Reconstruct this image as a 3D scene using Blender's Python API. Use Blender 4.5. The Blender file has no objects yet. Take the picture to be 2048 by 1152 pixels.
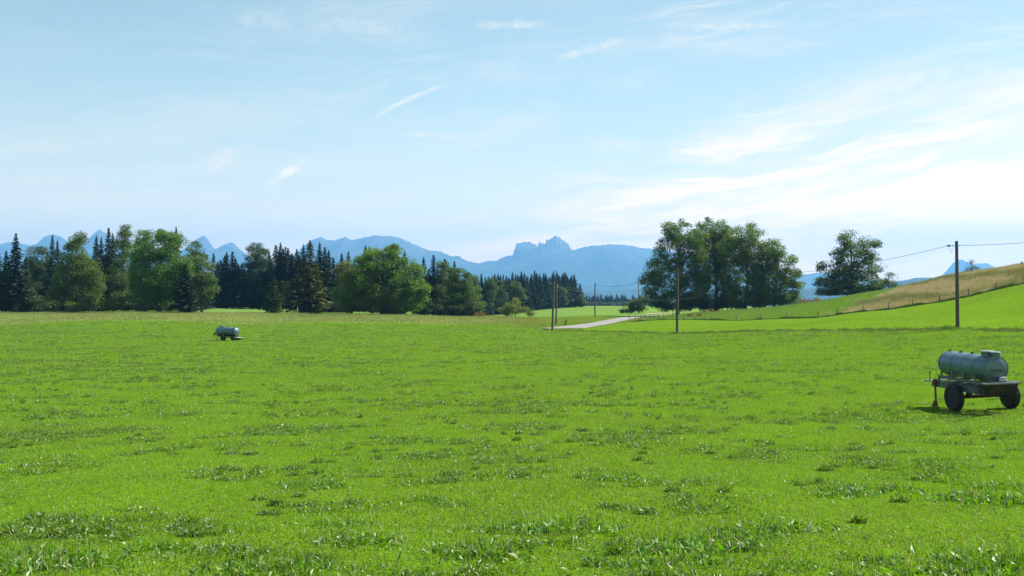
import bpy, math, random
import numpy as np
from mathutils import Vector, Matrix

random.seed(7)
RNG = np.random.default_rng(11)
scene = bpy.context.scene
COL = scene.collection
R = math.radians

# ------------------------------------------------------------------ camera, world, sun
W_PX, H_PX, F_PX, HORIZON = 2048.0, 1152.0, 1774.0, 590.0
PITCH = math.atan((HORIZON - H_PX / 2) / F_PX)
cam_d = bpy.data.cameras.new('camera')
cam = bpy.data.objects.new('camera', cam_d)
COL.objects.link(cam)
cam.location = (0, 0, 0)
cam.rotation_euler = (R(90) + PITCH, 0, 0)
cam_d.sensor_width = 36.0
cam_d.lens = 36.0 * F_PX / W_PX
cam_d.clip_start = 0.1
cam_d.clip_end = 120000
scene.camera = cam

SUN_AZ, SUN_EL = 68.0, 49.0          # degrees right of the view, above the horizon
sun_dir = Vector((math.sin(R(SUN_AZ)) * math.cos(R(SUN_EL)), math.cos(R(SUN_AZ)) * math.cos(R(SUN_EL)), math.sin(R(SUN_EL))))
sd = bpy.data.lights.new('sun', 'SUN')
sd.energy = 4.8
sd.angle = R(0.53)
sd.color = (1.0, 0.95, 0.86)
sun = bpy.data.objects.new('sun', sd)
COL.objects.link(sun)
sun.rotation_euler = (-sun_dir).to_track_quat('-Z', 'Y').to_euler()
sun.location = (200, 300, 400)

scene.view_settings.view_transform = 'Standard'
scene.view_settings.look = 'None'
scene.view_settings.exposure = 1.16
scene.view_settings.gamma = 1.0
scene.view_settings.use_curve_mapping = False
cy = scene.cycles
cy.use_denoising = True
cy.max_bounces = 8
cy.diffuse_bounces = 3
cy.glossy_bounces = 2
cy.transmission_bounces = 6
cy.transparent_max_bounces = 8
cy.volume_bounces = 1
cy.sample_clamp_indirect = 4.0
cy.sample_clamp_direct = 8.0
cy.use_adaptive_sampling = True
cy.adaptive_threshold = 0.01


class NT:
    """small node-tree helper"""
    def __init__(s, tree):
        s.t = tree
        s.n = tree.nodes
        s.n.clear()

    def node(s, kind, inputs=None, **props):
        nd = s.n.new(kind)
        for k, v in props.items():
            setattr(nd, k, v)
        for k, v in (inputs or {}).items():
            s.set(nd, k, v)
        return nd

    def set(s, nd, k, v):
        sock = nd.inputs[k]
        if hasattr(v, 'is_output') or isinstance(v, bpy.types.NodeSocket):
            s.t.links.new(v, sock)
        else:
            sock.default_value = v

    def math(s, op, a, b=0.0, c=0.0, clamp=False):
        nd = s.n.new('ShaderNodeMath')
        nd.operation = op
        nd.use_clamp = clamp
        s.set(nd, 0, a)
        s.set(nd, 1, b)
        if op in ('MULTIPLY_ADD', 'COMPARE', 'SMOOTH_MIN'):
            s.set(nd, 2, c)
        return nd.outputs[0]

    def rng(s, v, a, b, c=0.0, d=1.0, mode='SMOOTHSTEP'):
        nd = s.n.new('ShaderNodeMapRange')
        nd.interpolation_type = mode
        s.set(nd, 'Value', v)
        for k, x in (('From Min', a), ('From Max', b), ('To Min', c), ('To Max', d)):
            s.set(nd, k, x)
        return nd.outputs['Result']

    def mix(s, f, a, b, blend='MIX'):
        nd = s.n.new('ShaderNodeMix')
        nd.data_type = 'RGBA'
        nd.blend_type = blend
        s.set(nd, 0, f)
        s.set(nd, 6, a)
        s.set(nd, 7, b)
        return nd.outputs[2]

    def noise(s, vec, scale, detail=4.0, rough=0.55, dist=0.0):
        nd = s.n.new('ShaderNodeTexNoise')
        if vec is not None:
            s.set(nd, 'Vector', vec)
        for k, x in (('Scale', scale), ('Detail', detail), ('Roughness', rough), ('Distortion', dist)):
            s.set(nd, k, x)
        return nd.outputs['Fac']

    def xyz(s, x, y, z):
        nd = s.n.new('ShaderNodeCombineXYZ')
        s.set(nd, 0, x)
        s.set(nd, 1, y)
        s.set(nd, 2, z)
        return nd.outputs[0]


def rgba(c):
    return (c[0], c[1], c[2], 1.0)


world = bpy.data.worlds.new('World')
scene.world = world
world.use_nodes = True


def build_world():
    k = NT(world.node_tree)
    out = k.node('ShaderNodeOutputWorld')
    bg = k.node('ShaderNodeBackground')
    bg.inputs['Strength'].default_value = 0.1
    sky = k.node('ShaderNodeTexSky')
    sky.sky_type = 'NISHITA'
    sky.sun_disc = False
    sky.sun_elevation = R(SUN_EL)
    sky.sun_rotation = R(SUN_AZ)
    sky.altitude = 700
    sky.air_density = 1.0
    sky.dust_density = 1.0
    sky.ozone_density = 1.2
    tc = k.node('ShaderNodeTexCoord')
    sep = k.node('ShaderNodeSeparateXYZ', {0: tc.outputs['Generated']})
    X, Y, Z = sep.outputs
    az = k.math('ARCTAN2', X, Y)                    # radians, 0 = +Y, positive to the right
    el = k.math('ARCSINE', Z)
    azd = k.math('MULTIPLY', az, 57.29578)
    eld = k.math('MULTIPLY', el, 57.29578)
    # long streaks of cirrus: noise much longer sideways than upwards, combed slightly up to the right
    tilt = k.math('ADD', eld, k.math('MULTIPLY', azd, -0.10))
    wob = k.noise(k.xyz(k.math('MULTIPLY', azd, 0.06), k.math('MULTIPLY', eld, 0.16), 4.0), 1.0, 3.0)
    tl2 = k.math('ADD', tilt, k.math('MULTIPLY', wob, 5.0))
    s1 = k.noise(k.xyz(k.math('MULTIPLY', azd, 0.065), k.math('MULTIPLY', tl2, 0.55), 1.7), 1.0, 7.0, 0.62)
    s2 = k.noise(k.xyz(k.math('MULTIPLY', azd, 0.25), k.math('MULTIPLY', tl2, 2.4), 9.3), 1.0, 6.0, 0.6, 0.4)
    s3 = k.noise(k.xyz(k.math('MULTIPLY', azd, 0.045), k.math('MULTIPLY', eld, 0.13), 21.0), 1.0, 3.0, 0.5)
    streak = k.math('ADD', k.math('MULTIPLY', s1, 0.7), k.math('MULTIPLY', s2, 0.3))
    # the milky bank low on the right of the view
    bank_el = k.math('ADD', k.math('MULTIPLY', k.rng(azd, -14.0, 30.0, 0.0, 1.0), 14.5), -0.5)
    bank = k.rng(k.math('SUBTRACT', k.math('ADD', bank_el, k.math('MULTIPLY', k.math('SUBTRACT', s1, 0.5), 14.0)), eld), -3.0, 6.0)
    bank = k.math('MULTIPLY', bank, k.rng(azd, -20.0, 14.0))
    bank = k.math('MULTIPLY', bank, k.rng(streak, 0.40, 0.58, 0.34, 1.0))
    wisp = k.math('MULTIPLY', k.rng(streak, 0.46, 0.70), k.rng(s3, 0.38, 0.58))
    wisp = k.math('MULTIPLY', wisp, k.rng(azd, -30.0, 26.0, 0.28, 1.35))
    # thin veil, thicker towards the horizon
    veil = k.math('MULTIPLY', k.rng(eld, 0.0, 17.0, 1.0, 0.0), 0.32)
    veil = k.math('MULTIPLY', veil, k.rng(streak, 0.35, 0.65, 0.6, 1.15))

    def trail(a0, e0, a1, e1, wid, strength, bend=0.0, fray=1.0):
        """a contrail from direction (a0,e0) to (a1,e1), degrees"""
        dx, dy = a1 - a0, e1 - e0
        ln = math.hypot(dx, dy)
        dx, dy = dx / ln, dy / ln
        ua = k.math('ADD', azd, -a0)
        ue = k.math('ADD', eld, -e0)
        along = k.math('ADD', k.math('MULTIPLY', ua, dx), k.math('MULTIPLY', ue, dy))
        across = k.math('ADD', k.math('MULTIPLY', ua, -dy), k.math('MULTIPLY', ue, dx))
        tt = k.math('DIVIDE', along, ln)
        par = k.math('MULTIPLY', k.math('MULTIPLY', tt, k.math('SUBTRACT', 1.0, tt)), 4.0 * bend)
        fr = k.noise(k.xyz(k.math('MULTIPLY', along, 1.6), k.math('MULTIPLY', across, 3.0), a0), 1.0, 5.0, 0.65)
        fr = k.math('MULTIPLY', k.math('SUBTRACT', fr, 0.5), wid * 2.2 * fray)
        d = k.math('ABSOLUTE', k.math('ADD', k.math('SUBTRACT', across, par), fr))
        fib = k.noise(k.xyz(k.math('MULTIPLY', along, 0.9), k.math('MULTIPLY', across, 9.0), a1), 1.0, 5.0, 0.7)
        m = k.math('MULTIPLY', k.rng(d, 0.0, wid * 1.35, 1.0, 0.0), k.rng(fib, .25, .7, .55, 1.1))
        ends = k.math('MULTIPLY', k.rng(tt, 0.0, 0.35), k.rng(tt, 0.55, 1.0, 1.0, 0.0))
        br = k.rng(k.noise(k.xyz(along, across, a1), 1.3, 4.0), 0.30, 0.65, 0.35, 1.0)
        return k.math('MULTIPLY', k.math('MULTIPLY', k.math('MULTIPLY', m, ends), br), strength * 0.95)

    def deg(px, py):
        x, z = (px - 1024) / F_PX, (HORIZON - py) / F_PX
        n = math.sqrt(x * x + 1 + z * z)
        return math.degrees(math.atan(x)), math.degrees(math.asin(z / n))

    spec = [((722, 250), (950, 150), .17, .95, .35, .7), ((524, 378), (630, 308), .26, .95, .0, 1.2),
            ((1080, 132), (1310, 66), .32, .75, .2, 1.0), ((930, 48), (1130, 47), .26, .85, .0, 1.4),
            ((1330, 50), (1620, 47), .34, .8, .0, 1.2), ((400, 345), (500, 290), .5, .35, .1, 1.4),
            ((560, 40), (930, 84), .85, .45, .25, 1.6), ((430, 38), (640, 44), .8, .38, .1, 1.6),
            ((760, 265), (960, 272), .3, .4, .0, 1.0), ((1150, 168), (1380, 150), .8, .3, .0, 1.5),
            ((900, 140), (1120, 150), .9, .4, .0, 1.5), ((1420, 278), (1740, 225), .8, .55, -.2, 1.4),
            ((1560, 245), (1850, 200), .8, .5, .0, 1.4), ((1640, 180), (2160, 128), 1.0, .8, .1, 1.3),
            ((540, 178), (680, 196), .4, .25, .0, 1.3), ((1160, 290), (1330, 290), .5, .35, .0, 1.3)]
    tr = None
    for (p0, p1, wd, st, bd, fr) in spec:
        a0, e0 = deg(*p0)
        a1, e1 = deg(*p1)
        m = trail(a0, e0, a1, e1, wd, st, bd, fr)
        tr = m if tr is None else k.math('MAXIMUM', tr, m)
    cloud = k.math('ADD', k.math('MULTIPLY', wisp, 0.55), bank)
    cloud = k.math('MAXIMUM', cloud, tr)
    cloud = k.math('ADD', cloud, veil, clamp=True)
    up = k.rng(eld, -1.0, 0.5)
    cloud = k.math('MULTIPLY', cloud, up)
    tint = k.mix(1.0, sky.outputs[0], (SKY_T[0], SKY_T[1], SKY_T[2], 1), 'MULTIPLY')
    low = k.rng(eld, 0.0, 15.0, 1.0, 0.0)
    gain = k.rng(azd, -12.0, 34.0, 1.0, 0.80)
    tint = k.mix(1.0, tint, k.node('ShaderNodeCombineColor', {0: gain, 1: gain, 2: gain}).outputs[0], 'MULTIPLY')
    cc = k.mix(low, CLOUD_C, CLOUD_LOW)
    tint = k.mix(low, tint, k.mix(1.0, tint, (SKY_LOW[0], SKY_LOW[1], SKY_LOW[2], 1), 'MULTIPLY'))
    col = k.mix(k.math('MULTIPLY', cloud, 0.92), tint, cc)
    k.set(bg, 'Color', col)
    k.t.links.new(bg.outputs[0], out.inputs['Surface'])


SKY_T = (1.13, 1.02, 0.70)
SKY_LOW = (1.20, 0.90, 0.78)
CLOUD_C = (5.05, 4.6, 3.8, 1.0)
CLOUD_LOW = (11.2, 7.3, 3.9, 1.0)
build_world()


# ------------------------------------------------------------------ helpers
def at(px, py, D):
    """world point seen at photo pixel (px, py), D metres ahead"""
    return Vector(((px - 1024) / F_PX * D, D, -(py - HORIZON) / F_PX * D))


def tag(o, label=None, cat=None, group=None, kind=None):
    if label: o['label'] = label
    if cat: o['category'] = cat
    if group: o['group'] = group
    if kind: o['kind'] = kind
    return o


def empty(name, loc, rz=0.0):
    o = bpy.data.objects.new(name, None)
    o.empty_display_size = 0.3
    COL.objects.link(o)
    o.location = loc
    o.rotation_euler = (0, 0, rz)
    return o


def link_mesh(name, me, mat=None, parent=None):
    o = bpy.data.objects.new(name, me)
    COL.objects.link(o)
    if mat is not None:
        me.materials.append(mat)
    if parent is not None:
        o.parent = parent
    return o


def np_mesh(name, V, Fc, mat=None, parent=None, smooth=False, attrs=None, n=None):
    """fast mesh from numpy; Fc is an (m,k) index array (or a list of such arrays)"""
    V = np.asarray(V, dtype=np.float32)
    Fl = Fc if isinstance(Fc, list) else [Fc]
    me = bpy.data.meshes.new(name)
    me.vertices.add(len(V))
    me.vertices.foreach_set('co', V.ravel())
    loops = np.concatenate([f.ravel() for f in Fl]).astype(np.int32)
    tot = np.concatenate([np.full(len(f), f.shape[1]) for f in Fl]).astype(np.int32)
    st = np.concatenate([[0], np.cumsum(tot)[:-1]]).astype(np.int32)
    me.loops.add(len(loops))
    me.loops.foreach_set('vertex_index', loops)
    me.polygons.add(len(tot))
    me.polygons.foreach_set('loop_start', st)
    me.polygons.foreach_set('loop_total', tot)
    me.polygons.foreach_set('use_smooth', np.full(len(tot), smooth))
    me.update(calc_edges=True)
    for an, arr in (attrs or {}).items():
        if arr.ndim == 1:
            a = me.attributes.new(an, 'FLOAT', 'POINT')
            a.data.foreach_set('value', arr.astype(np.float32))
        else:
            a = me.attributes.new(an, 'FLOAT_COLOR', 'POINT')
            c = np.ones((len(arr), 4), dtype=np.float32)
            c[:, :3] = arr
            a.data.foreach_set('color', c.ravel())
    return link_mesh(name, me, mat, parent)


class MB:
    """collects simple solids into one mesh"""
    def __init__(s):
        s.v, s.f = [], []

    def add(s, vs, fs, M=None):
        b = len(s.v)
        s.v += [tuple(M @ Vector(v)) if M is not None else tuple(v) for v in vs]
        s.f += [tuple(b + i for i in f) for f in fs]

    def box(s, c, d, M=None, bev=0.0):
        x, y, z = d[0] / 2, d[1] / 2, d[2] / 2
        if bev <= 0:
            vs = [(c[0] + i * x, c[1] + j * y, c[2] + k * z) for i in (-1, 1) for j in (-1, 1) for k in (-1, 1)]
            fs = [(0, 1, 3, 2), (4, 6, 7, 5), (0, 4, 5, 1), (2, 3, 7, 6), (0, 2, 6, 4), (1, 5, 7, 3)]
            s.add(vs, fs, M)
        else:
            b = min(bev, x * .9, y * .9, z * .9)
            ring = [(-x + b, -y), (x - b, -y), (x, -y + b), (x, y - b), (x - b, y), (-x + b, y), (-x, y - b), (-x, -y + b)]
            vs = [(c[0] + p[0], c[1] + p[1], c[2] - z) for p in ring] + [(c[0] + p[0], c[1] + p[1], c[2] + z) for p in ring]
            fs = [tuple(range(7, -1, -1)), tuple(range(8, 16))] + [(i, (i + 1) % 8, 8 + (i + 1) % 8, 8 + i) for i in range(8)]
            s.add(vs, fs, M)

    def tube(s, pts, rad, seg=10, cap=True):
        pts = [Vector(p) for p in pts]
        rads = rad if isinstance(rad, (list, tuple)) else [rad] * len(pts)
        b = len(s.v)
        for i, p in enumerate(pts):
            d = (pts[min(i + 1, len(pts) - 1)] - pts[max(i - 1, 0)]).normalized()
            a = Vector((0, 0, 1)) if abs(d.z) < 0.9 else Vector((1, 0, 0))
            u = d.cross(a).normalized()
            w = d.cross(u).normalized()
            for k in range(seg):
                t = 2 * math.pi * k / seg
                q = p + (u * math.cos(t) + w * math.sin(t)) * rads[i]
                s.v.append(tuple(q))
        for i in range(len(pts) - 1):
            for k in range(seg):
                s.f.append((b + i * seg + k, b + (i + 1) * seg + k, b + (i + 1) * seg + (k + 1) % seg, b + i * seg + (k + 1) % seg))
        if cap:
            s.f.append(tuple(b + k for k in range(seg)))
            s.f.append(tuple(b + (len(pts) - 1) * seg + k for k in range(seg - 1, -1, -1)))

    def lathe(s, prof, seg=32, M=None):
        """profile of (radius, height) about Z"""
        vs, fs = [], []
        for r, z in prof:
            for k in range(seg):
                t = 2 * math.pi * k / seg
                vs.append((r * math.cos(t), r * math.sin(t), z))
        for i in range(len(prof) - 1):
            for k in range(seg):
                fs.append((i * seg + k, i * seg + (k + 1) % seg, (i + 1) * seg + (k + 1) % seg, (i + 1) * seg + k))
        if prof[0][0] > 1e-4: fs.append(tuple(range(seg - 1, -1, -1)))
        if prof[-1][0] > 1e-4: fs.append(tuple((len(prof) - 1) * seg + k for k in range(seg)))
        s.add(vs, fs, M)

    def build(s, name, mat, parent=None, smooth=False):
        me = bpy.data.meshes.new(name)
        me.from_pydata(s.v, [], s.f)
        me.update()
        if smooth:
            me.polygons.foreach_set('use_smooth', [True] * len(me.polygons))
            try:
                me.set_sharp_from_angle(angle=R(40))
            except Exception:
                pass
        return link_mesh(name, me, mat, parent)


def vnoise(x, y, seed=0):
    """value noise on numpy arrays, 0..1"""
    xi, yi = np.floor(x).astype(np.int64), np.floor(y).astype(np.int64)
    xf, yf = x - xi, y - yi
    u, v = xf * xf * (3 - 2 * xf), yf * yf * (3 - 2 * yf)

    def h(a, b):
        n = (a * 374761393 + b * 668265263 + seed * 1442695041) & 0xffffffff
        n = ((n ^ (n >> 13)) * 1274126177) & 0xffffffff
        n = n ^ (n >> 16)
        return (n & 0xffffff) / float(0xffffff)
    return (h(xi, yi) * (1 - u) + h(xi + 1, yi) * u) * (1 - v) + (h(xi, yi + 1) * (1 - u) + h(xi + 1, yi + 1) * u) * v


def fbm(x, y, seed=0, octv=4, gain=0.5):
    s, a, n = 0, 1.0, 0
    for i in range(octv):
        s = s + a * vnoise(x * 2 ** i, y * 2 ** i, seed + i * 17)
        n += a
        a *= gain
    return s / n


# ------------------------------------------------------------------ materials
def new_mat(name):
    m = bpy.data.materials.new(name)
    m.use_nodes = True
    return m, NT(m.node_tree)


def simple_mat(name, col, rough=0.6, metal=0.0, var=0.25, scale=3.0, rust=None, rust_amt=0.0, bump=0.0, streak=1.0, spec=0.5):
    m, k = new_mat(name)
    out = k.node('ShaderNodeOutputMaterial')
    p = k.node('ShaderNodeBsdfPrincipled')
    tc = k.node('ShaderNodeTexCoord')
    mp = k.node('ShaderNodeMapping', {'Vector': tc.outputs['Object'], 'Scale': (1, 1, streak)})
    n1 = k.noise(mp.outputs[0], scale, 5.0, 0.6)
    n2 = k.noise(mp.outputs[0], scale * 6, 4.0, 0.6)
    lo = tuple(c * (1 - var) for c in col)
    hi = tuple(min(1, c * (1 + var)) for c in col)
    c = k.mix(k.rng(n1, .3, .7), rgba(lo), rgba(hi))
    c = k.mix(k.math('MULTIPLY', k.rng(n2, .45, .75), .35), c, rgba(tuple(x * .55 for x in col)))
    if rust:
        f = k.rng(k.math('ADD', k.math('MULTIPLY', n1, .5), k.math('MULTIPLY', n2, .5)), .62 - rust_amt, .70 - rust_amt * .6)
        c = k.mix(f, c, rgba(rust))
    k.set(p, 'Base Color', c)
    k.set(p, 'Roughness', k.rng(n2, .2, .8, max(rough - .12, .05), min(rough + .12, 1)))
    p.inputs['Metallic'].default_value = metal
    p.inputs['Specular IOR Level'].default_value = spec
    if bump:
        b = k.node('ShaderNodeBump', {'Height': n2, 'Strength': bump, 'Distance': 0.02})
        k.set(p, 'Normal', b.outputs[0])
    k.t.links.new(p.outputs[0], out.inputs['Surface'])
    return m


def blade_mat(name, trans=0.45, gloss=0.10, grough=0.34, tr_tint=(1.25, 1.3, 0.45), spec_col=(1, 1, 1)):
    """grass and leaves: colour from the 'col' attribute, light passes through the blade"""
    m, k = new_mat(name)
    out = k.node('ShaderNodeOutputMaterial')
    a = k.node('ShaderNodeAttribute', attribute_name='col')
    base = a.outputs['Color']
    d = k.node('ShaderNodeBsdfDiffuse', {'Color': base})
    t = k.node('ShaderNodeBsdfTranslucent', {'Color': k.mix(1.0, base, rgba(tr_tint), 'MULTIPLY')})
    g = k.node('ShaderNodeBsdfGlossy', {'Color': rgba(spec_col), 'Roughness': grough})
    s1 = k.node('ShaderNodeMixShader', {0: trans, 1: d.outputs[0], 2: t.outputs[0]})
    s2 = k.node('ShaderNodeMixShader', {0: gloss, 1: s1.outputs[0], 2: g.outputs[0]})
    k.t.links.new(s2.outputs[0], out.inputs['Surface'])
    return m


def leaf_mat(name, trans=0.54, gloss=0.03, grough=0.48):
    """tree foliage: object colour varied leaf by leaf with the 'rnd' attribute"""
    m, k = new_mat(name)
    out = k.node('ShaderNodeOutputMaterial')
    oi = k.node('ShaderNodeObjectInfo')
    a = k.node('ShaderNodeAttribute', attribute_name='rnd')
    f = a.outputs['Fac']
    dark = k.mix(1.0, oi.outputs['Color'], (0.50, 0.62, 0.70, 1), 'MULTIPLY')
    lite = k.mix(1.0, oi.outputs['Color'], (1.65, 1.45, 1.0, 1), 'MULTIPLY')
    c = k.mix(f, dark, lite)
    d = k.node('ShaderNodeBsdfDiffuse', {'Color': c})
    t = k.node('ShaderNodeBsdfTranslucent', {'Color': k.mix(1.0, c, (1.25, 1.45, 0.5, 1), 'MULTIPLY')})
    g = k.node('ShaderNodeBsdfGlossy', {'Color': (1, 1, 1, 1), 'Roughness': grough})
    s1 = k.node('ShaderNodeMixShader', {0: trans, 1: d.outputs[0], 2: t.outputs[0]})
    s2 = k.node('ShaderNodeMixShader', {0: gloss, 1: s1.outputs[0], 2: g.outputs[0]})
    k.t.links.new(s2.outputs[0], out.inputs['Surface'])
    return m


def ground_mat():
    m, k = new_mat('meadow_ground')
    out = k.node('ShaderNodeOutputMaterial')
    a = k.node('ShaderNodeAttribute', attribute_name='col')
    geo = k.node('ShaderNodeNewGeometry')
    P = geo.outputs['Position']
    n0 = k.noise(P, 0.045, 4.0, 0.55)
    n1 = k.noise(P, 0.5, 5.0, 0.6)
    n2 = k.noise(P, 5.0, 4.0, 0.65)
    n3 = k.noise(P, 38.0, 3.0, 0.6)
    c = a.outputs['Color']
    c = k.mix(k.rng(n0, .3, .7, 0, .28), c, (0.075, 0.12, 0.014, 1))
    c = k.mix(k.rng(n1, .45, .75, 0, .35), c, (0.03, 0.075, 0.010, 1))
    c = k.mix(k.rng(n2, .5, .8, 0, .5), c, k.mix(1.0, c, (0.55, 0.6, 0.5, 1), 'MULTIPLY'))
    c = k.mix(k.rng(n3, .3, .5, .45, 0), c, k.mix(1.0, c, (1.5, 1.4, 1.2, 1), 'MULTIPLY'))
    p = k.node('ShaderNodeBsdfPrincipled', {'Base Color': c, 'Roughness': 0.75})
    p.inputs['Specular IOR Level'].default_value = 0.0
    h = k.math('ADD', k.math('MULTIPLY', n2, 0.6), k.math('MULTIPLY', n3, 0.12))
    h = k.math('ADD', h, k.math('MULTIPLY', n1, 1.2))
    b = k.node('ShaderNodeBump', {'Height': h, 'Strength': 0.7, 'Distance': 0.25})
    k.set(p, 'Normal', b.outputs[0])
    k.t.links.new(p.outputs[0], out.inputs['Surface'])
    return m


M_GROUND = ground_mat()
M_BLADE = blade_mat('grass_blade', 0.50, 0.045, 0.50)
M_WEED = blade_mat('weed_leaf', 0.46, 0.045, 0.50)
M_DRY = blade_mat('dry_grass', 0.40, 0.03, 0.5, (1.1, 1.0, 0.8))
M_LEAF = leaf_mat('foliage')
M_NEEDLE = leaf_mat('needles', 0.15, 0.012, 0.55)
M_BARK = simple_mat('bark', (0.055, 0.045, 0.034), 0.9, scale=2.0, bump=0.6, streak=0.25)
M_POLE = simple_mat('pole_wood', (0.085, 0.078, 0.064), 0.85, scale=4.0, bump=0.4, streak=0.08)
M_POST = simple_mat('post_wood', (0.16, 0.13, 0.10), 0.9, scale=5.0, bump=0.4, streak=0.2)
M_RAIL = simple_mat('rail_wood', (0.42, 0.32, 0.24), 0.85, scale=5.0, bump=0.3)
M_WIRE = simple_mat('wire_metal', (0.035, 0.035, 0.035), 0.5, 0.6)
M_PORC = simple_mat('porcelain', (0.35, 0.33, 0.30), 0.3)
M_GALV = simple_mat('galvanised_steel', (0.085, 0.160, 0.200), 0.38, 0.35, 0.14, 1.8, bump=0.05)
M_GALV2 = simple_mat('dull_zinc', (0.17, 0.20, 0.22), 0.55, 0.55, 0.2, 2.5, rust=(0.12, 0.06, 0.03), rust_amt=0.04)
M_BEAM = simple_mat('painted_beam', (0.10, 0.14, 0.135), 0.6, 0.2, 0.25, 4.0, rust=(0.10, 0.05, 0.03), rust_amt=0.08)
M_DARKM = simple_mat('dark_iron', (0.024, 0.025, 0.022), 0.65, 0.4, 0.3, 5.0, rust=(0.09, 0.04, 0.022), rust_amt=0.10)
M_RUST = simple_mat('rusty_iron', (0.13, 0.06, 0.035), 0.85, 0.2, 0.3, 7.0)
M_TYRE = simple_mat('tyre_rubber', (0.022, 0.022, 0.024), 0.85, scale=6.0, bump=0.3)
M_RIM = simple_mat('rim_paint', (0.17, 0.055, 0.04), 0.7, 0.1, 0.3, 6.0)
M_WHITE = simple_mat('white_plastic', (0.62, 0.63, 0.62), 0.5)
M_ROAD = simple_mat('gravel_asphalt', (0.20, 0.19, 0.185), 0.9, 0.0, 0.22, 0.5, bump=0.2)
M_HAY = simple_mat('weathered_timber', (0.26, 0.2, 0.17), 0.9, scale=6.0, bump=0.5)

# ------------------------------------------------------------------ terrain
CP = []                                   # control points: (photo x / F, log distance, z)


def cpy(px, py, D):
    CP.append(((px - 1024) / F_PX, math.log(D), -(py - HORIZON) / F_PX * D))


def cpz(px, D, z):
    CP.append(((px - 1024) / F_PX, math.log(D), z))


for D, zs in ((3, (-1.9, -1.9, -1.9)), (7, (-2.22, -2.22, -2.2)), (12, (-2.66, -2.65, -2.6)), (18, (-3.15, -3.08, -2.97)),
              (27, (-3.72, -3.58, -3.36)), (45, (-4.3, -4.12, -3.5)), (66, (-4.7, -4.6, -3.3))):
    for px in (-300, 150, 600, 1024, 1450, 1850, 2250):
        cpz(px, D, float(np.interp(px, (-300, 1024, 2250), zs)))
for p in ((1909, 823.5, 26.05), (2015, 815.5, 26.2), (2160, 806, 26.4), (1780, 829, 26.0)):
    cpy(*p)
for px, z in ((-300, -5.1), (0, -5.08), (456, -5.0), (1024, -5.0)):
    cpz(px, 97, z)
for p in ((1914, 657, 81), (2150, 650, 77), (1700, 661, 88), (1500, 663, 97), (1355, 667, 108), (1230, 664, 125), (1105, 661, 143),
          (2048, 620, 105), (1914, 625, 115), (1914, 598, 149), (1700, 640, 125), (1500, 650, 140), (1355, 650, 150),
          (1317, 640, 180), (1473, 641, 175), (1635, 635.5, 165), (1777, 619, 158), (1879, 604, 152), (1937, 593, 148), (2047, 567, 140), (2250, 520, 128),
          (1400, 625, 240), (1500, 618, 235), (1608, 606, 225), (1716, 588, 215), (1799, 574, 206), (1838, 568, 202), (1879, 556, 199), (1916, 549, 195),
          (1966, 542, 191), (2048, 529, 186), (2250, 490, 175),
          (-300, 645, 170), (0, 645, 170), (500, 645, 170), (900, 648, 165), (1024, 650, 160),
          (-300, 626, 215), (0, 626, 215), (250, 625, 215), (500, 626, 215), (800, 631, 210), (1000, 634, 215),
          (0, 625.5, 250), (500, 626, 250), (0, 624, 300), (400, 616, 310), (550, 618, 310),
          (1140, 656, 152), (1200, 648, 185), (1240, 640, 215), (1280, 633, 250), (1113, 650, 177), (1190, 634, 230), (1277, 627, 290), (1340, 630, 280),
          (1050, 640, 200), (960, 634, 330), (1080, 632, 300), (1150, 614, 560), (1260, 614, 560), (1200, 625, 350), (1060, 622, 450), (1270, 622, 400)):
    cpy(*p)
for px, z1, z2, z3 in ((1400, -5.3, -6.5, -8.5), (1608, -3.2, -5.2, -8), (1838, 1.2, -2.5, -8), (2048, 4.6, 0.0, -7), (2250, 7, 3, -5)):
    cpz(px, {1400: 275, 1608: 262, 1838: 238, 2048: 222, 2250: 210}[px], z1)
    cpz(px, 330, z2)
    cpz(px, 520, z3)
for px, z in ((-300, -6), (0, -6), (300, -6.5), (700, -7.2)):
    cpz(px, 450, z)
for px in (-300, 300, 900, 1500, 2250):
    cpz(px, 800, -12.2)
    cpz(px, 1100, -14.2)
    cpz(px, 1600, -18)

CPA = np.array(CP)
TX = 4.0


def _phi(r2):
    return np.where(r2 > 1e-12, 0.5 * r2 * np.log(np.maximum(r2, 1e-12)), 0.0)


def _fit():
    P = np.stack([CPA[:, 0] * TX, CPA[:, 1]], 1)
    n = len(P)
    d2 = ((P[:, None] - P[None]) ** 2).sum(-1)
    A = np.zeros((n + 3, n + 3))
    A[:n, :n] = _phi(d2) + np.eye(n) * 0.0008
    A[:n, n] = 1
    A[:n, n + 1:] = P
    A[n, :n] = 1
    A[n + 1:, :n] = P.T
    b = np.zeros(n + 3)
    b[:n] = CPA[:, 2]
    return P, np.linalg.solve(A, b)


_P, _W = _fit()


def tps(t, s):
    q = np.stack([t.ravel() * TX, s.ravel()], 1)
    out = np.empty(len(q))
    n = len(_P)
    for i in range(0, len(q), 20000):
        c = q[i:i + 20000]
        d2 = ((c[:, None] - _P[None]) ** 2).sum(-1)
        out[i:i + 20000] = _phi(d2) @ _W[:n] + _W[n] + c @ _W[n + 1:]
    return out.reshape(t.shape)


def terrain_fn(x, y):
    D = np.clip(y, 3.0, 1500.0)
    t = np.clip(x / D, -0.75, 0.75)
    z = tps(t, np.log(D))
    z = np.clip(z, -22, 12)
    # beyond the last wood the plateau drops into a wide valley before the mountains
    far = np.clip((np.hypot(x, y) - 1150) / 3000, 0, 1)
    far = far * far * (3 - 2 * far)
    z = z * (1 - far) - 250 * far
    # small unevenness of the pasture
    near = np.clip(1 - np.hypot(x, y) / 400, 0, 1)
    z = z + near * ((fbm(x / 3.1, y / 3.1, 3, 3) - .5) * 0.10 + (fbm(x / 0.9, y / 0.9, 9, 2) - .5) * 0.045)
    return z


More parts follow.
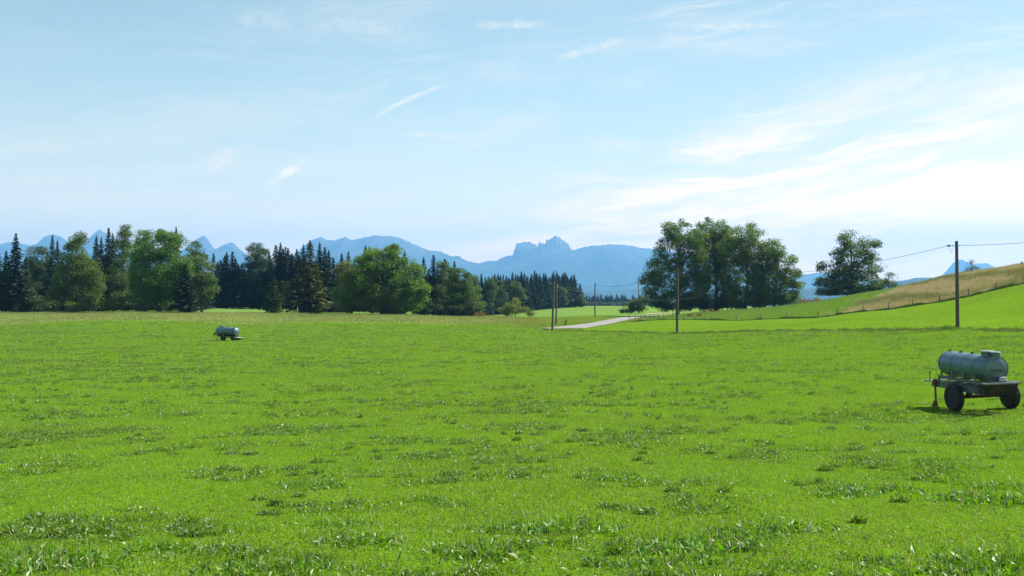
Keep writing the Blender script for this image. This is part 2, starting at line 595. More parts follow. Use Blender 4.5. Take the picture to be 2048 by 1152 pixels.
def axis(core, step, limit, g=1.09):
    a = list(np.arange(core[0], core[1] + 1e-6, step))
    s, v = step, core[1]
    while v < limit[1]:
        s *= g
        v += s
        a.append(v)
    s, v = step, core[0]
    pre = []
    while v > limit[0]:
        s *= g
        v -= s
        pre.append(v)
    return np.array(pre[::-1] + a)


AX = axis((-150, 150), 0.8, (-25000, 25000))
AY0 = axis((0, 48), 0.45, (-2500, 48.1), 1.2)
AY = np.concatenate([AY0[AY0 <= 48.0], axis((48.8, 300), 0.8, (48.8, 12600))])
GX, GY = np.meshgrid(AX, AY)
GZ = terrain_fn(GX, GY)


def gz(x, y):
    """height of the ground mesh, bilinear"""
    x = np.atleast_1d(np.asarray(x, float))
    y = np.atleast_1d(np.asarray(y, float))
    i = np.clip(np.searchsorted(AX, x) - 1, 0, len(AX) - 2)
    j = np.clip(np.searchsorted(AY, y) - 1, 0, len(AY) - 2)
    u = (x - AX[i]) / (AX[i + 1] - AX[i])
    v = (y - AY[j]) / (AY[j + 1] - AY[j])
    return (GZ[j, i] * (1 - u) + GZ[j, i + 1] * u) * (1 - v) + (GZ[j + 1, i] * (1 - u) + GZ[j + 1, i + 1] * u) * v


def g1(x, y):
    return float(gz(x, y)[0])


def on_ground(px, D):
    x = (px - 1024) / F_PX * D
    return Vector((x, D, g1(x, D)))


# zones of the ground
VERGE = np.array([(1080, 147), (1105, 143), (1230, 125), (1355, 108), (1500, 97), (1700, 88), (1914, 81), (2048, 77), (2400, 66)], float)
FENCE = np.array([(1255, 187), (1317, 180), (1473, 175), (1635, 165), (1777, 158), (1879, 152), (1937, 148), (2047, 140), (2250, 128), (2400, 120)], float)
RIDGE = np.array([(1400, 240), (1500, 235), (1608, 225), (1716, 215), (1838, 202), (1916, 195), (2048, 186), (2400, 172)], float)


def lerp_line(L, px):
    return np.interp(px, L[:, 0], L[:, 1])


def zones(x, y):
    y = np.maximum(y, 0.5)
    px = x / y * F_PX + 1024
    wob = (fbm(x / 9, y / 9, 31, 3) - .5) + (fbm(x / 1.2, y / 1.6, 37, 2) - .5) * .8
    dv = lerp_line(VERGE, px)
    dfn = lerp_line(FENCE, px)
    dr = lerp_line(RIDGE, px)
    right = px > 1085
    # share of the slope, from the fence up, that carries the dry grass
    share = np.interp(px, [1640, 1673, 1740, 1777, 1838, 1860], [0.0, 0.12, 0.32, 0.48, 1.0, 1.3])
    dry_slope = (px > 1640) & (y > dfn + 0.6) & (y < dfn + (dr + 16 - dfn) * share + wob * 26)
    mown = right & (y > dv + 1.2) & (y < dfn - 0.8) & (px > 1165)
    meadow = (px < 1075) & (y > 163 + wob * 9 + np.clip((px - 900) / 20, 0, 20) * -.6) & (y < 222)
    far = y > 235
    return px, dry_slope, mown, meadow, far


C_PAST = np.array((0.085, 0.170, 0.008))
C_MOWN = np.array((0.125, 0.225, 0.010))
C_DRY = np.array((0.26, 0.25, 0.10))
C_MEAD = np.array((0.15, 0.20, 0.045))
C_FAR = np.array((0.125, 0.215, 0.045))


def zone_col(x, y):
    px, dry, mown, meadow, far = zones(x, y)
    c = np.tile(C_PAST, (x.size, 1)).reshape(x.shape + (3,))
    c[far] = C_FAR
    c[mown] = C_MOWN
    c[meadow] = C_MEAD
    n = fbm(x / 6.0, y / 14.0, 5, 4)
    cd = C_DRY * (0.8 + 0.4 * n[..., None])
    g = np.clip((n - .52) * 6, 0, 1)[..., None]
    cd = cd * (1 - g) + np.array((0.12, 0.15, 0.04)) * g
    c[dry] = cd[dry] * .75 + c[dry] * .25
    return c


def build_ground():
    nx, ny = len(AX), len(AY)
    V = np.stack([GX.ravel(), GY.ravel(), GZ.ravel()], 1)
    idx = np.arange(nx * ny).reshape(ny, nx)
    Fq = np.stack([idx[:-1, :-1], idx[:-1, 1:], idx[1:, 1:], idx[1:, :-1]], -1).reshape(-1, 4)
    col = zone_col(GX, GY).reshape(-1, 3)
    o = np_mesh('ground', V, Fq, M_GROUND, smooth=True, attrs={'col': col})
    tag(o, kind='structure')


build_ground()


# ------------------------------------------------------------------ road
def build_road():
    C = np.array([(8.6, 149.5), (10.6, 157), (13.8, 170), (19.4, 189), (26.6, 217), (32.5, 238), (39, 254), (47, 268), (58, 282), (72, 296)])
    t = np.linspace(0, len(C) - 1, 140)
    cx = np.interp(t, range(len(C)), C[:, 0])
    cyy = np.interp(t, range(len(C)), C[:, 1])
    for _ in range(14):
        cx[1:-1] = (cx[:-2] + 2 * cx[1:-1] + cx[2:]) / 4
        cyy[1:-1] = (cyy[:-2] + 2 * cyy[1:-1] + cyy[2:]) / 4
    dx, dy = np.gradient(cx), np.gradient(cyy)
    n = np.hypot(dx, dy)
    nx_, ny_ = -dy / n, dx / n
    us = np.linspace(-1, 1, 9)
    rows = []
    for i in range(len(cx)):
        w = 2.5 + 1.3 * max(0, 1 - i / 60.0)
        for u in us:
            e = 0.12 * math.sin(i * 1.7 + u * 3) if abs(u) == 1 else 0
            rows.append((cx[i] + nx_[i] * (u * w + e), cyy[i] + ny_[i] * (u * w + e)))
    rows = np.array(rows)
    z = gz(rows[:, 0], rows[:, 1]) + 0.07
    V = np.column_stack([rows, z])
    idx = np.arange(len(V)).reshape(len(cx), len(us))
    Fq = np.stack([idx[:-1, :-1], idx[1:, :-1], idx[1:, 1:], idx[:-1, 1:]], -1).reshape(-1, 4)
    o = np_mesh('road', V, Fq[:, ::-1], M_ROAD, smooth=True)
    tag(o, kind='structure')
    return rows.reshape(len(cx), len(us), 2)


ROAD = build_road()


def near_road(x, y, m=2.6):
    c = ROAD[::3, 4]
    d = np.full(x.shape, 1e9)
    for p in c:
        d = np.minimum(d, np.hypot(x - p[0], y - p[1]))
    return d < m


# ------------------------------------------------------------------ mountains
def rock_mat():
    m, k = new_mat('mountain_slopes')
    out = k.node('ShaderNodeOutputMaterial')
    geo = k.node('ShaderNodeNewGeometry')
    P = geo.outputs['Position']
    sepn = k.node('ShaderNodeSeparateXYZ', {0: geo.outputs['Normal']})
    sepp = k.node('ShaderNodeSeparateXYZ', {0: P})
    n = k.noise(P, 0.003, 6.0, 0.6)
    n2 = k.noise(P, 0.012, 4.0, 0.6)
    hgt = k.math('ADD', sepp.outputs[2], k.math('MULTIPLY', k.math('SUBTRACT', n, .5), 900.0))
    rockf = k.rng(hgt, 350.0, 800.0)
    wood = k.mix(k.rng(n2, .35, .65), (0.022, 0.040, 0.024, 1), (0.036, 0.060, 0.032, 1))
    rock = k.mix(k.rng(n2, .3, .7), (0.06, 0.07, 0.07, 1), (0.11, 0.11, 0.105, 1))
    past = k.rng(k.noise(P, 0.0011, 3.0), .60, .66)
    wood = k.mix(past, wood, (0.06, 0.085, 0.04, 1))
    c = k.mix(rockf, wood, rock)
    p = k.node('ShaderNodeBsdfPrincipled', {'Base Color': c, 'Roughness': 0.95})
    p.inputs['Specular IOR Level'].default_value = 0.1
    b = k.node('ShaderNodeBump', {'Height': n2, 'Strength': 0.35, 'Distance': 50.0})
    k.set(p, 'Normal', b.outputs[0])
    k.t.links.new(p.outputs[0], out.inputs['Surface'])
    return m


M_ROCK = rock_mat()


def mountain(name, prof, D, depth, seed, rough=1.0, nx=420, ny=46):
    """a mountain range whose crest follows the list of photo pixels at distance D"""
    prof = np.array(prof, float)
    px = np.linspace(prof[0, 0], prof[-1, 0], nx)
    py = np.interp(px, prof[:, 0], prof[:, 1])
    X = (px - 1024) / F_PX * D
    H = -(py - HORIZON) / F_PX * D
    H = H + (fbm(X / 260.0, X * 0 + seed, seed, 4) - .5) * D / F_PX * 3.2 * rough + (fbm(X / 38.0, X * 0 + seed, seed + 3, 3) - .5) * D / F_PX * 2.6
    v = np.concatenate([np.linspace(-1, 0, ny - 16), np.linspace(0, 0.6, 17)[1:]])
    ker = np.ones(max(9, nx // 22))
    ker /= ker.sum()
    pad = len(ker)
    HS = np.convolve(np.pad(H, pad, mode='edge'), ker, 'same')[pad:-pad]
    HS = np.convolve(np.pad(HS, pad, mode='edge'), ker, 'same')[pad:-pad]
    base = -300.0
    rows = []
    for s in v:
        a = abs(s)
        fall = max(0.0, 1 - a) ** 1.25 if s < 0 else max(0.0, 1 - a / 0.6) ** 1.1
        y = D + s * depth
        # ribs and gullies running down from the crest
        rib = np.abs(fbm(X / 900.0 + s * 0.5, X * 0 + s * 2.2, seed + 5, 4) - .5) * 2
        rib2 = fbm(X / 240.0 + s, X * 0 + s * 5, seed + 9, 3) - .5
        wv = min(1.0, a * 12.0) ** .55
        Hb = H * (1 - wv) + np.minimum(HS, HS * .5 + H * .5 + 40) * wv
        h = base + (Hb - base) * np.clip(fall - rib * 0.38 * a * (1 - a) * 2.2, 0, 1) + rib2 * 130 * a * (1 - a) * rough
        xx = X * (1 + (y - D) / D * 0.35) + (fbm(X / 700, X * 0 + s * 3, seed + 2, 3) - .5) * 500 * a
        rows.append(np.column_stack([xx, np.full(nx, y), np.minimum(h, base + (H.max() - base))]))
    V = np.concatenate(rows)
    idx = np.arange(len(V)).reshape(ny, nx)
    Fq = np.stack([idx[:-1, :-1], idx[:-1, 1:], idx[1:, 1:], idx[1:, :-1]], -1).reshape(-1, 4)
    o = np_mesh(name, V, Fq, M_ROCK, smooth=True)
    tag(o, kind='structure')
    return o


mountain('mountains', [(-500, 500), (-200, 478), (-60, 490), (0, 488), (20, 484), (40, 486), (60, 491), (75, 486), (90, 473), (106, 469), (122, 473), (140, 487), (160, 491),
                       (172, 484), (185, 470), (199, 459), (210, 466), (228, 488), (260, 508), (300, 515), (350, 512), (375, 492), (392, 478), (407, 471),
                       (414, 476), (424, 492), (431, 500), (440, 493), (450, 488), (461, 484), (470, 489), (476, 496), (487, 504), (505, 520), (540, 540), (600, 560)],
         12500, 2600, 3, 0.7, 900)
mountain('mountains', [(470, 590), (540, 545), (585, 512), (602, 497), (615, 486), (628, 478), (640, 475), (655, 480), (668, 481), (680, 477), (692, 474), (703, 480), (718, 477), (730, 474),
                       (752, 470), (766, 473), (780, 472), (800, 475), (815, 482), (830, 489), (860, 501), (880, 503), (900, 511), (918, 512), (935, 522), (957, 526), (975, 522), (990, 522),
                       (1005, 515), (1022, 511), (1026, 509), (1028, 501), (1031, 499), (1031.5, 490), (1036, 487), (1040, 487), (1046, 483.5), (1053, 484.5), (1060, 483), (1066, 487), (1070, 488), (1076, 493.5), (1077.5, 485), (1081, 483.5), (1083, 487.5), (1087, 485.5), (1090, 489),
                       (1092.5, 480), (1096, 478), (1099, 479.5), (1102, 475), (1106, 476), (1109, 471), (1114, 471.5), (1116, 476), (1119, 473.5), (1124, 480), (1128, 480.5), (1133, 485), (1138, 488), (1140, 496), (1144, 502), (1160, 496), (1180, 491), (1225, 488), (1260, 491), (1290, 497), (1320, 499), (1400, 515), (1480, 532), (1560, 551),
                       (1579, 552), (1593, 548), (1610, 549), (1640, 545), (1680, 548), (1740, 560), (1800, 575), (1900, 600)],
         11500, 3600, 12, 0.45, 1300)
mountain('mountains', [(1820, 600), (1860, 575), (1880, 556), (1893, 542), (1905, 528), (1918, 519), (1924, 519), (1935, 524), (1948, 528), (1962, 526), (1976, 527),
                       (1990, 535), (2005, 541), (2040, 558), (2090, 575), (2200, 560), (2400, 590)], 12500, 1800, 31, 0.5, 240)
mountain('hills', [(1300, 595), (1480, 592), (1560, 585), (1660, 572), (1740, 568), (1790, 563), (1812, 561), (1830, 557), (1850, 555), (1868, 556), (1890, 558), (1960, 566), (2100, 570), (2400, 590)],
         5200, 1200, 41, 0.9, 420)
mountain('hills', [(-600, 590), (-100, 578), (300, 574), (700, 580), (1000, 572), (1150, 580), (1300, 578), (1450, 588), (1700, 592)], 7200, 1500, 47, 1.2, 420)


# ------------------------------------------------------------------ trees
def leaf_quads(P, size, flat=0.0, rng=RNG, aspect=0.6):
    """a pointed leaf (rhombus) at each point, random facing"""
    n = len(P)
    a = rng.normal(size=(n, 3))
    a /= np.linalg.norm(a, axis=1)[:, None]
    b = rng.normal(size=(n, 3))
    if flat > 0:
        a[:, 2] *= (1 - flat)
        b[:, 2] *= (1 - flat)
        a /= np.linalg.norm(a, axis=1)[:, None]
    b -= a * (a * b).sum(1)[:, None]
    b /= np.linalg.norm(b, axis=1)[:, None]
    s = (size * rng.uniform(0.6, 1.35, n))[:, None]
    w = s * aspect
    nrm = np.cross(a, b)
    V = np.empty((n, 4, 3))
    V[:, 0] = P - a * s * .5
    V[:, 1] = P + b * w * .5 + nrm * s * .08
    V[:, 2] = P + a * s * .5
    V[:, 3] = P - b * w * .5 + nrm * s * .08
    Fq = np.arange(n * 4).reshape(n, 4)
    return V.reshape(-1, 3), Fq


def tube_np(mb, p0, p1, r0, r1, rng, seg=6, n=5, wob=0.06):
    p0, p1 = Vector(p0), Vector(p1)
    L = (p1 - p0).length
    pts, rs = [], []
    off = Vector((0, 0, 0))
    for i in range(n + 1):
        t = i / n
        q = p0.lerp(p1, t)
        q.z += math.sin(t * math.pi) * L * 0.08
        if 0 < i < n:
            off += Vector(rng.normal(size=3)) * L * wob * 0.4
        q += off * (t if i < n else 0)
        pts.append(q)
        rs.append(r0 * (1 - t) + r1 * t)
    mb.tube(pts, rs, seg, cap=False)


def broadleaf(D, base_px, lobes, color, label, name='broadleaf_tree', cat='tree', group=None, dens=42, leaf=0.36, seed=1, trunk_r=0.38,
              sub=1.9, hollow=0.66, trunk_split=0.35, lean=0.0, parts=True, limbs=16):
    rng = np.random.default_rng(seed)
    root_p = on_ground(base_px, D)
    root = empty(name, root_p)
    tag(root, label, cat, group)
    color = (color[0] * 1.36, color[1] * 1.46, color[2] * 1.15)
    P, R_, subs = [], [], []
    for (lx, ly, rx, ry) in lobes:
        c = np.array(at(lx, ly, D)) - np.array(root_p)
        ax, az_ = rx / F_PX * D, ry / F_PX * D
        ay = (ax + az_) / 2 * 0.95
        n_sub = max(5, int(ax * ay * az_ / (sub ** 3) * 1.5) + 4)
        for _ in range(n_sub):
            d = rng.normal(size=3)
            d /= np.linalg.norm(d)
            rad = rng.uniform(hollow ** 3, 1.0) ** (1 / 3)
            sr = sub * rng.uniform(0.55, 1.25)
            sr = min(sr, 0.8 * min(ax, az_) + .3)
            k_ = np.maximum(np.array((ax, ay, az_)) - sr * 0.38, 0.2)
            subs.append((c + d * rad * k_, sr))
        n_leaf = int(math.pi * ax * az_ * dens * (2.1 + 1.1 * float(np.clip((ly - 530) / 60, 0, 1))))
        pick = rng.integers(len(subs) - n_sub, len(subs), n_leaf)
        cc = np.array([s[0] for s in subs])[pick]
        rr = np.array([s[1] for s in subs])[pick]
        d = rng.normal(size=(n_leaf, 3))
        d /= np.linalg.norm(d, axis=1)[:, None]
        rad = rng.uniform(0.15, 1.0, n_leaf) ** 0.5 * (1 + rng.exponential(0.10, n_leaf))
        q = cc + d * (rr * rad)[:, None] * np.array((1.1, 1.1, 0.72))
        P.append(q)
        tw = rng.uniform(0, 1, len(subs))
        R_.append(np.clip(rng.uniform(0, 1, n_leaf) * .7 + tw[pick] * .3, 0, 1))
    P = np.concatenate(P)
    rnd = np.concatenate(R_)
    keep = P[:, 2] > 0.05
    P, rnd = P[keep], rnd[keep]
    V, Fq = leaf_quads(P, leaf, 0.15, rng)
    crown = np_mesh('crown', V, Fq, M_LEAF, root, attrs={'rnd': np.repeat(rnd, 4)})
    crown.color = rgba(color)
    # trunk and limbs
    mb = MB()
    C = np.array([s[0] for s in subs])
    top = C.mean(0)
    zt = max(1.0, top[2] * trunk_split)
    hz = C[:, 2].max()
    fork = Vector((top[0] * .45, top[1] * .3, zt))
    mid = Vector((top[0] * .9, top[1] * .6, zt + (hz - zt) * .55))
    mb.tube([(0, 0, -.3), (0, 0, 0), (0.02, 0, zt * .25), fork], [trunk_r * 1.6, trunk_r * 1.35, trunk_r * 1.05, trunk_r * .85], 9, False)
    tube_np(mb, fork, mid, trunk_r * .8, trunk_r * .3, rng, 8, 6, .05)
    tube_np(mb, mid, Vector((top[0], top[1], hz * .97)), trunk_r * .3, .04, rng, 6, 5, .06)
    order = rng.permutation(len(subs))[:limbs]
    for i in order:
        tgt = Vector(C[i])
        st = fork.lerp(mid, float(np.clip((tgt.z - zt) / max(hz - zt, 1) * .8, 0, 1)))
        r0 = trunk_r * rng.uniform(.22, .42)
        tube_np(mb, st, tgt, r0, .03, rng, 5, 6, .10)
    tr = mb.build('trunk', M_BARK, root, True)
    return root


def conifer_mesh(h, r, seed, low=0.06, shag=1.0, droop=0.35, dens=1.0):
    """spruce of height h and base radius r: (crown mesh, trunk mesh) arrays"""
    rng = np.random.default_rng(seed)
    P, A, S = [], [], []
    z = h * low
    while z < h * 0.995:
        f = (z - h * low) / (h * (1 - low))
        ln = r * (1 - f) ** 0.74 * (0.86 + 0.28 * rng.random())
        if f < 0.12: ln *= 0.55 + f * 3.6
        nb = int(5 + 3 * rng.random() + (1 - f) * 2)
        off = rng.uniform(0, 6.28)
        for b in range(nb):
            th = off + 6.283 * b / nb + rng.normal() * .22
            l = ln * rng.uniform(0.55, 1.22 if rng.random() < 0.25 * shag else 1.02)
            if l < .12: l = .12
            dirn = np.array((math.cos(th), math.sin(th), 0))
            steps = max(4, int(l / 0.26 * dens))
            for s in range(steps):
                t = (s + 0.5 + rng.uniform(-.3, .3)) / steps
                zz = z + l * (0.16 * t * (1 - t) * 4 - droop * t * t) + (0.10 * l * t ** 4)
                side = rng.normal() * 0.18 * l * (1 - t * .55)
                p = dirn * l * t + np.array((-dirn[1], dirn[0], 0)) * side + np.array((0, 0, zz + rng.normal() * .05))
                P.append(p)
                fa = dirn * rng.uniform(.5, 1) + np.array((-dirn[1], dirn[0], 0)) * rng.normal() * .8 + np.array((0, 0, rng.normal() * .25 - droop * .8))
                A.append(fa)
                S.append(rng.uniform(.55, 1.0) * (0.34 + .66 * l / max(r, .1)))
        z += (0.40 + 0.18 * (1 - f)) * (h / 24.0) ** .6 / dens
    P.append(np.array((0, 0, h)))
    A.append(np.array((0, 0, 1.0)))
    S.append(.5)
    P, A, S = np.array(P), np.array(A), np.array(S)
    A /= np.linalg.norm(A, axis=1)[:, None]
    B = rng.normal(size=P.shape)
    B -= A * (A * B).sum(1)[:, None]
    B /= np.linalg.norm(B, axis=1)[:, None]
    n = len(P)
    V = np.empty((n, 4, 3))
    s = S[:, None]
    V[:, 0] = P - A * s * .8
    V[:, 1] = P + B * s * .42 - np.array((0, 0, 1)) * s * .12
    V[:, 2] = P + A * s * .8
    V[:, 3] = P - B * s * .42 - np.array((0, 0, 1)) * s * .30
    rnd = np.repeat(rng.uniform(0, 1, n), 4)
    mb = MB()
    mb.tube([(0, 0, -.4), (0, 0, h * .3), (0, 0, h * .97)], [h * .008 + .04, h * .006 + .03, .02], 7, False)
    return V.reshape(-1, 3), np.arange(4 * n).reshape(n, 4), rnd, mb


CONIFERS = []          # (root, height, radius) of the first tree of each shape
conifer_defs = [(24, 3.6, .04, 1.0, .38), (26, 3.2, .06, 1.2, .45), (22, 3.8, .02, 1.3, .35), (25, 2.9, .12, 1.0, .5), (20, 3.3, .01, .8, .30), (23, 3.0, .07, 1.5, .42)]


def copy_tree(o, parent=None):
    c = o.copy()
    COL.objects.link(c)
    c.parent = parent
    for ch in list(o.children):
        d = ch.copy()
        COL.objects.link(d)
        d.parent = c
    return c


_used = {}


def conifer(px, top_y, D, kind, label, group=None, wid=None, color=(0.018, 0.036, 0.022), name='spruce_tree', base_y=None):
    h0, r0 = conifer_defs[kind][:2]
    root_p = on_ground(px, D)
    h = (HORIZON - top_y) / F_PX * D - root_p.z
    if kind not in _used:
        V, Fq, rnd, mb = conifer_mesh(h0, r0, 100 + kind, *conifer_defs[kind][2:])
        root = empty(name, (0, 0, 0))
        cr = np_mesh('crown', V, Fq, M_NEEDLE, root, attrs={'rnd': rnd})
        mb.build('trunk', M_BARK, root, True)
        _used[kind] = root
    else:
        root = copy_tree(_used[kind])
        for kk in ('label', 'group', 'category'):
            if kk in root: del root[kk]
    root.name = name
    s = h / h0
    w = s if wid is None else 1.5 * wid / F_PX * D / (2 * r0)
    root.location = root_p
    root.scale = (w, w, s)
    root.rotation_euler = (0, 0, random.uniform(0, 6.28))
    j = random.uniform(.8, 1.3)
    root.rotation_euler = (random.gauss(0, .012), random.gauss(0, .012), root.rotation_euler[2])
    for ch in root.children:
        if ch.name.startswith('crown'):
            ch.color = rgba(tuple(c * j for c in color))
    tag(root, label, 'tree', group)
    return root


G1 = (0.050, 0.092, 0.018)      # fresh broadleaf green
G2 = (0.040, 0.072, 0.020)
G3 = (0.062, 0.086, 0.018)      # olive, turning
DK = (0.011, 0.026, 0.018)
DB = (0.020, 0.040, 0.020)


def thicken(spots):
    """a lower tree beside each one fills the mass of the wood"""
    return list(spots) + [(px + 6, ty + 11) for px, ty in spots]


def left_trees():
    B = broadleaf
    # the tall autumn-tinged tree
    B(228, 152, [(142, 484, 10, 20), (160, 474, 10, 20), (152, 500, 20, 24), (148, 522, 28, 26), (136, 550, 34, 30), (176, 548, 30, 34), (158, 540, 22, 30), (150, 590, 50, 32), (185, 592, 26, 30), (118, 600, 22, 22)],
      (0.056, 0.084, 0.018), 'tall ragged tree tinged yellow brown with a narrow forked top in the left wood', seed=21, dens=40)
    B(240, 246, [(251, 462, 9, 17), (250, 480, 14, 22), (244, 492, 16, 22), (246, 510, 20, 28), (238, 548, 22, 34), (248, 590, 26, 34)], (0.050, 0.078, 0.030),
      'slim tall birch with a wispy top beside the round bright green tree', name='birch_tree', seed=22, sub=1.5, dens=36, trunk_r=.26)
    B(225, 318, [(312, 492, 48, 40), (285, 520, 34, 44), (345, 520, 32, 44), (316, 560, 58, 44), (290, 592, 38, 34), (345, 595, 32, 30), (338, 478, 26, 22), (368, 540, 14, 26)],
      (0.050, 0.104, 0.016), 'large round crowned bright green tree in the left wood', seed=23, dens=42, trunk_r=.5)
    B(262, 392, [(388, 500, 16, 24), (400, 512, 14, 20)], G2, 'small rounded dark tree top above the grey green tree beside the sunlit strip', seed=24, sub=1.4, trunk_r=.25)
    B(232, 404, [(404, 545, 26, 34), (415, 575, 20, 28), (392, 580, 22, 34), (385, 530, 14, 24)], (0.050, 0.078, 0.032),
      'grey green bushy tree with low boughs overhanging the sunlit strip of field', seed=25, sub=1.5)
    # dark background broadleaf trees at the far left
    B(275, 78, [(78, 520, 20, 32), (88, 560, 24, 40), (66, 555, 20, 44), (60, 600, 26, 26)], (0.024, 0.044, 0.020), 'dark rounded broadleaf tree between the thin spruce and the yellow tinged tree', seed=26)
    B(262, 60, [(40, 605, 18, 18), (75, 607, 24, 16), (14, 600, 14, 24)], (0.032, 0.060, 0.020), 'low dark bushes under the trees at the far left edge', name='shrub', cat='shrub', seed=27, sub=1.2, trunk_r=.12, limbs=8)
    B(222, 205, [(215, 610, 16, 15), (235, 606, 14, 18), (108, 612, 12, 12), (150, 613, 22, 11)], (0.070, 0.105, 0.022), 'low sunlit shrubs at the foot of the yellow tinged tree', name='shrub', cat='shrub', seed=28, sub=.9, trunk_r=.1, limbs=8)
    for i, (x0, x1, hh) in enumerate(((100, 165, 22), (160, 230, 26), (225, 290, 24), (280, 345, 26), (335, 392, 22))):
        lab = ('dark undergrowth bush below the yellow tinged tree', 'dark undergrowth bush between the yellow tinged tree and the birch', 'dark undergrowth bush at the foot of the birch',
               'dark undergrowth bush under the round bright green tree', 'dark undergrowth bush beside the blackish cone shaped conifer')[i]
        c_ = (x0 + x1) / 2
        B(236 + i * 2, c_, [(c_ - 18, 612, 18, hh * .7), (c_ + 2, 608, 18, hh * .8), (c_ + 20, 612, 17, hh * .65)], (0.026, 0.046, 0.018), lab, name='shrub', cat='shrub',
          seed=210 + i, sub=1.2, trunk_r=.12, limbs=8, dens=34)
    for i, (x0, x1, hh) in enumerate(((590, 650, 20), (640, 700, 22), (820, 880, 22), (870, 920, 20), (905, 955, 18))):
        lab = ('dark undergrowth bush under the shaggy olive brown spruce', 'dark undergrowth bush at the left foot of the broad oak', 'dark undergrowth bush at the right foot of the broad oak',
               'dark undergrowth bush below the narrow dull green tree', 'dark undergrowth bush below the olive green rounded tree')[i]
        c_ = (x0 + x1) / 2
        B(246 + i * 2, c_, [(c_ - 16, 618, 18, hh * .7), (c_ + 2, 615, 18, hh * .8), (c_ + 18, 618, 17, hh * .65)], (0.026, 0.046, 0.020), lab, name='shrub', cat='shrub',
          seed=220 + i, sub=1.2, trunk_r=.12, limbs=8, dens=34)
    # the wood behind the gap
    B(318, 515, [(512, 510, 24, 28), (498, 545, 14, 30), (525, 540, 26, 40), (512, 585, 30, 32)], (0.024, 0.046, 0.022), 'dark broadleaf tree with a bushy flat top behind the sunlit strip of field', seed=29, dens=44)
    B(230, 572, [(572, 575, 8, 14), (574, 595, 10, 18)], (0.060, 0.075, 0.050), 'slender pale grey bush standing between the small cone shaped spruce and the brown spruce', name='shrub', cat='shrub', seed=30, sub=.8, trunk_r=.1, limbs=6)
    # the big oak
    B(224, 765, [(765, 530, 44, 36), (720, 545, 36, 34), (810, 545, 34, 34), (765, 575, 70, 40), (700, 590, 28, 34), (825, 585, 30, 34), (765, 610, 66, 20), (785, 506, 22, 18), (740, 515, 24, 20), (848, 575, 10, 26), (765, 590, 50, 30), (728, 612, 36, 16), (805, 612, 36, 16), (766, 616, 30, 13)],
      (0.066, 0.110, 0.022), 'very broad spreading oak with a domed yellow green crown, left of the middle', seed=31, dens=44, trunk_r=.6, leaf=.40, limbs=26)
    B(245, 703, [(698, 545, 20, 26), (690, 575, 16, 30), (684, 535, 10, 16)], (0.080, 0.078, 0.026), 'brownish tinged tree half hidden behind the left side of the broad oak', seed=32, sub=1.4, trunk_r=.25)
    B(262, 890, [(886, 545, 14, 26), (882, 585, 18, 40)], (0.038, 0.060, 0.028), 'narrow dull green broadleaf tree between two dark spruces right of the broad oak', seed=33, sub=1.4, trunk_r=.25)
    B(256, 925, [(924, 560, 22, 26), (915, 590, 24, 36), (938, 595, 22, 34), (905, 560, 14, 30)], (0.044, 0.072, 0.028), 'olive green rounded tree at the right end of the left wood', seed=34, sub=1.5)
    B(268, 955, [(950, 585, 14, 22), (956, 612, 13, 18), (948, 560, 9, 14)], (0.052, 0.082, 0.040), 'pale blue green leafy tree hanging low at the right end of the left wood', seed=35, sub=1.2, trunk_r=.2)
    B(226, 962, [(962, 628, 10, 6), (955, 631, 8, 4)], (0.16, 0.085, 0.035), 'low russet bush at the right foot of the left wood', name='shrub', cat='shrub', seed=36, sub=.6, leaf=.22, trunk_r=.05, limbs=6)
    B(222, 1030, [(1028, 615, 20, 17), (1008, 622, 15, 10), (1052, 623, 14, 9), (1032, 603, 9, 8), (1062, 627, 8, 6)], (0.096, 0.100, 0.036),
      'rounded brownish green hawthorn bush alone in the grass before the far spruce wood', name='shrub', cat='shrub', seed=37, sub=.9, leaf=.26, trunk_r=.12, limbs=14)
    B(292, 1262, [(1258, 618, 13, 12), (1272, 610, 12, 14), (1284, 608, 13, 16), (1246, 624, 9, 5)], (0.054, 0.076, 0.036),
      'clump of grey green bushes beside the road bend, left of the big tree group', name='shrub', cat='shrub', seed=38, sub=1.1, trunk_r=.12)

    C = conifer
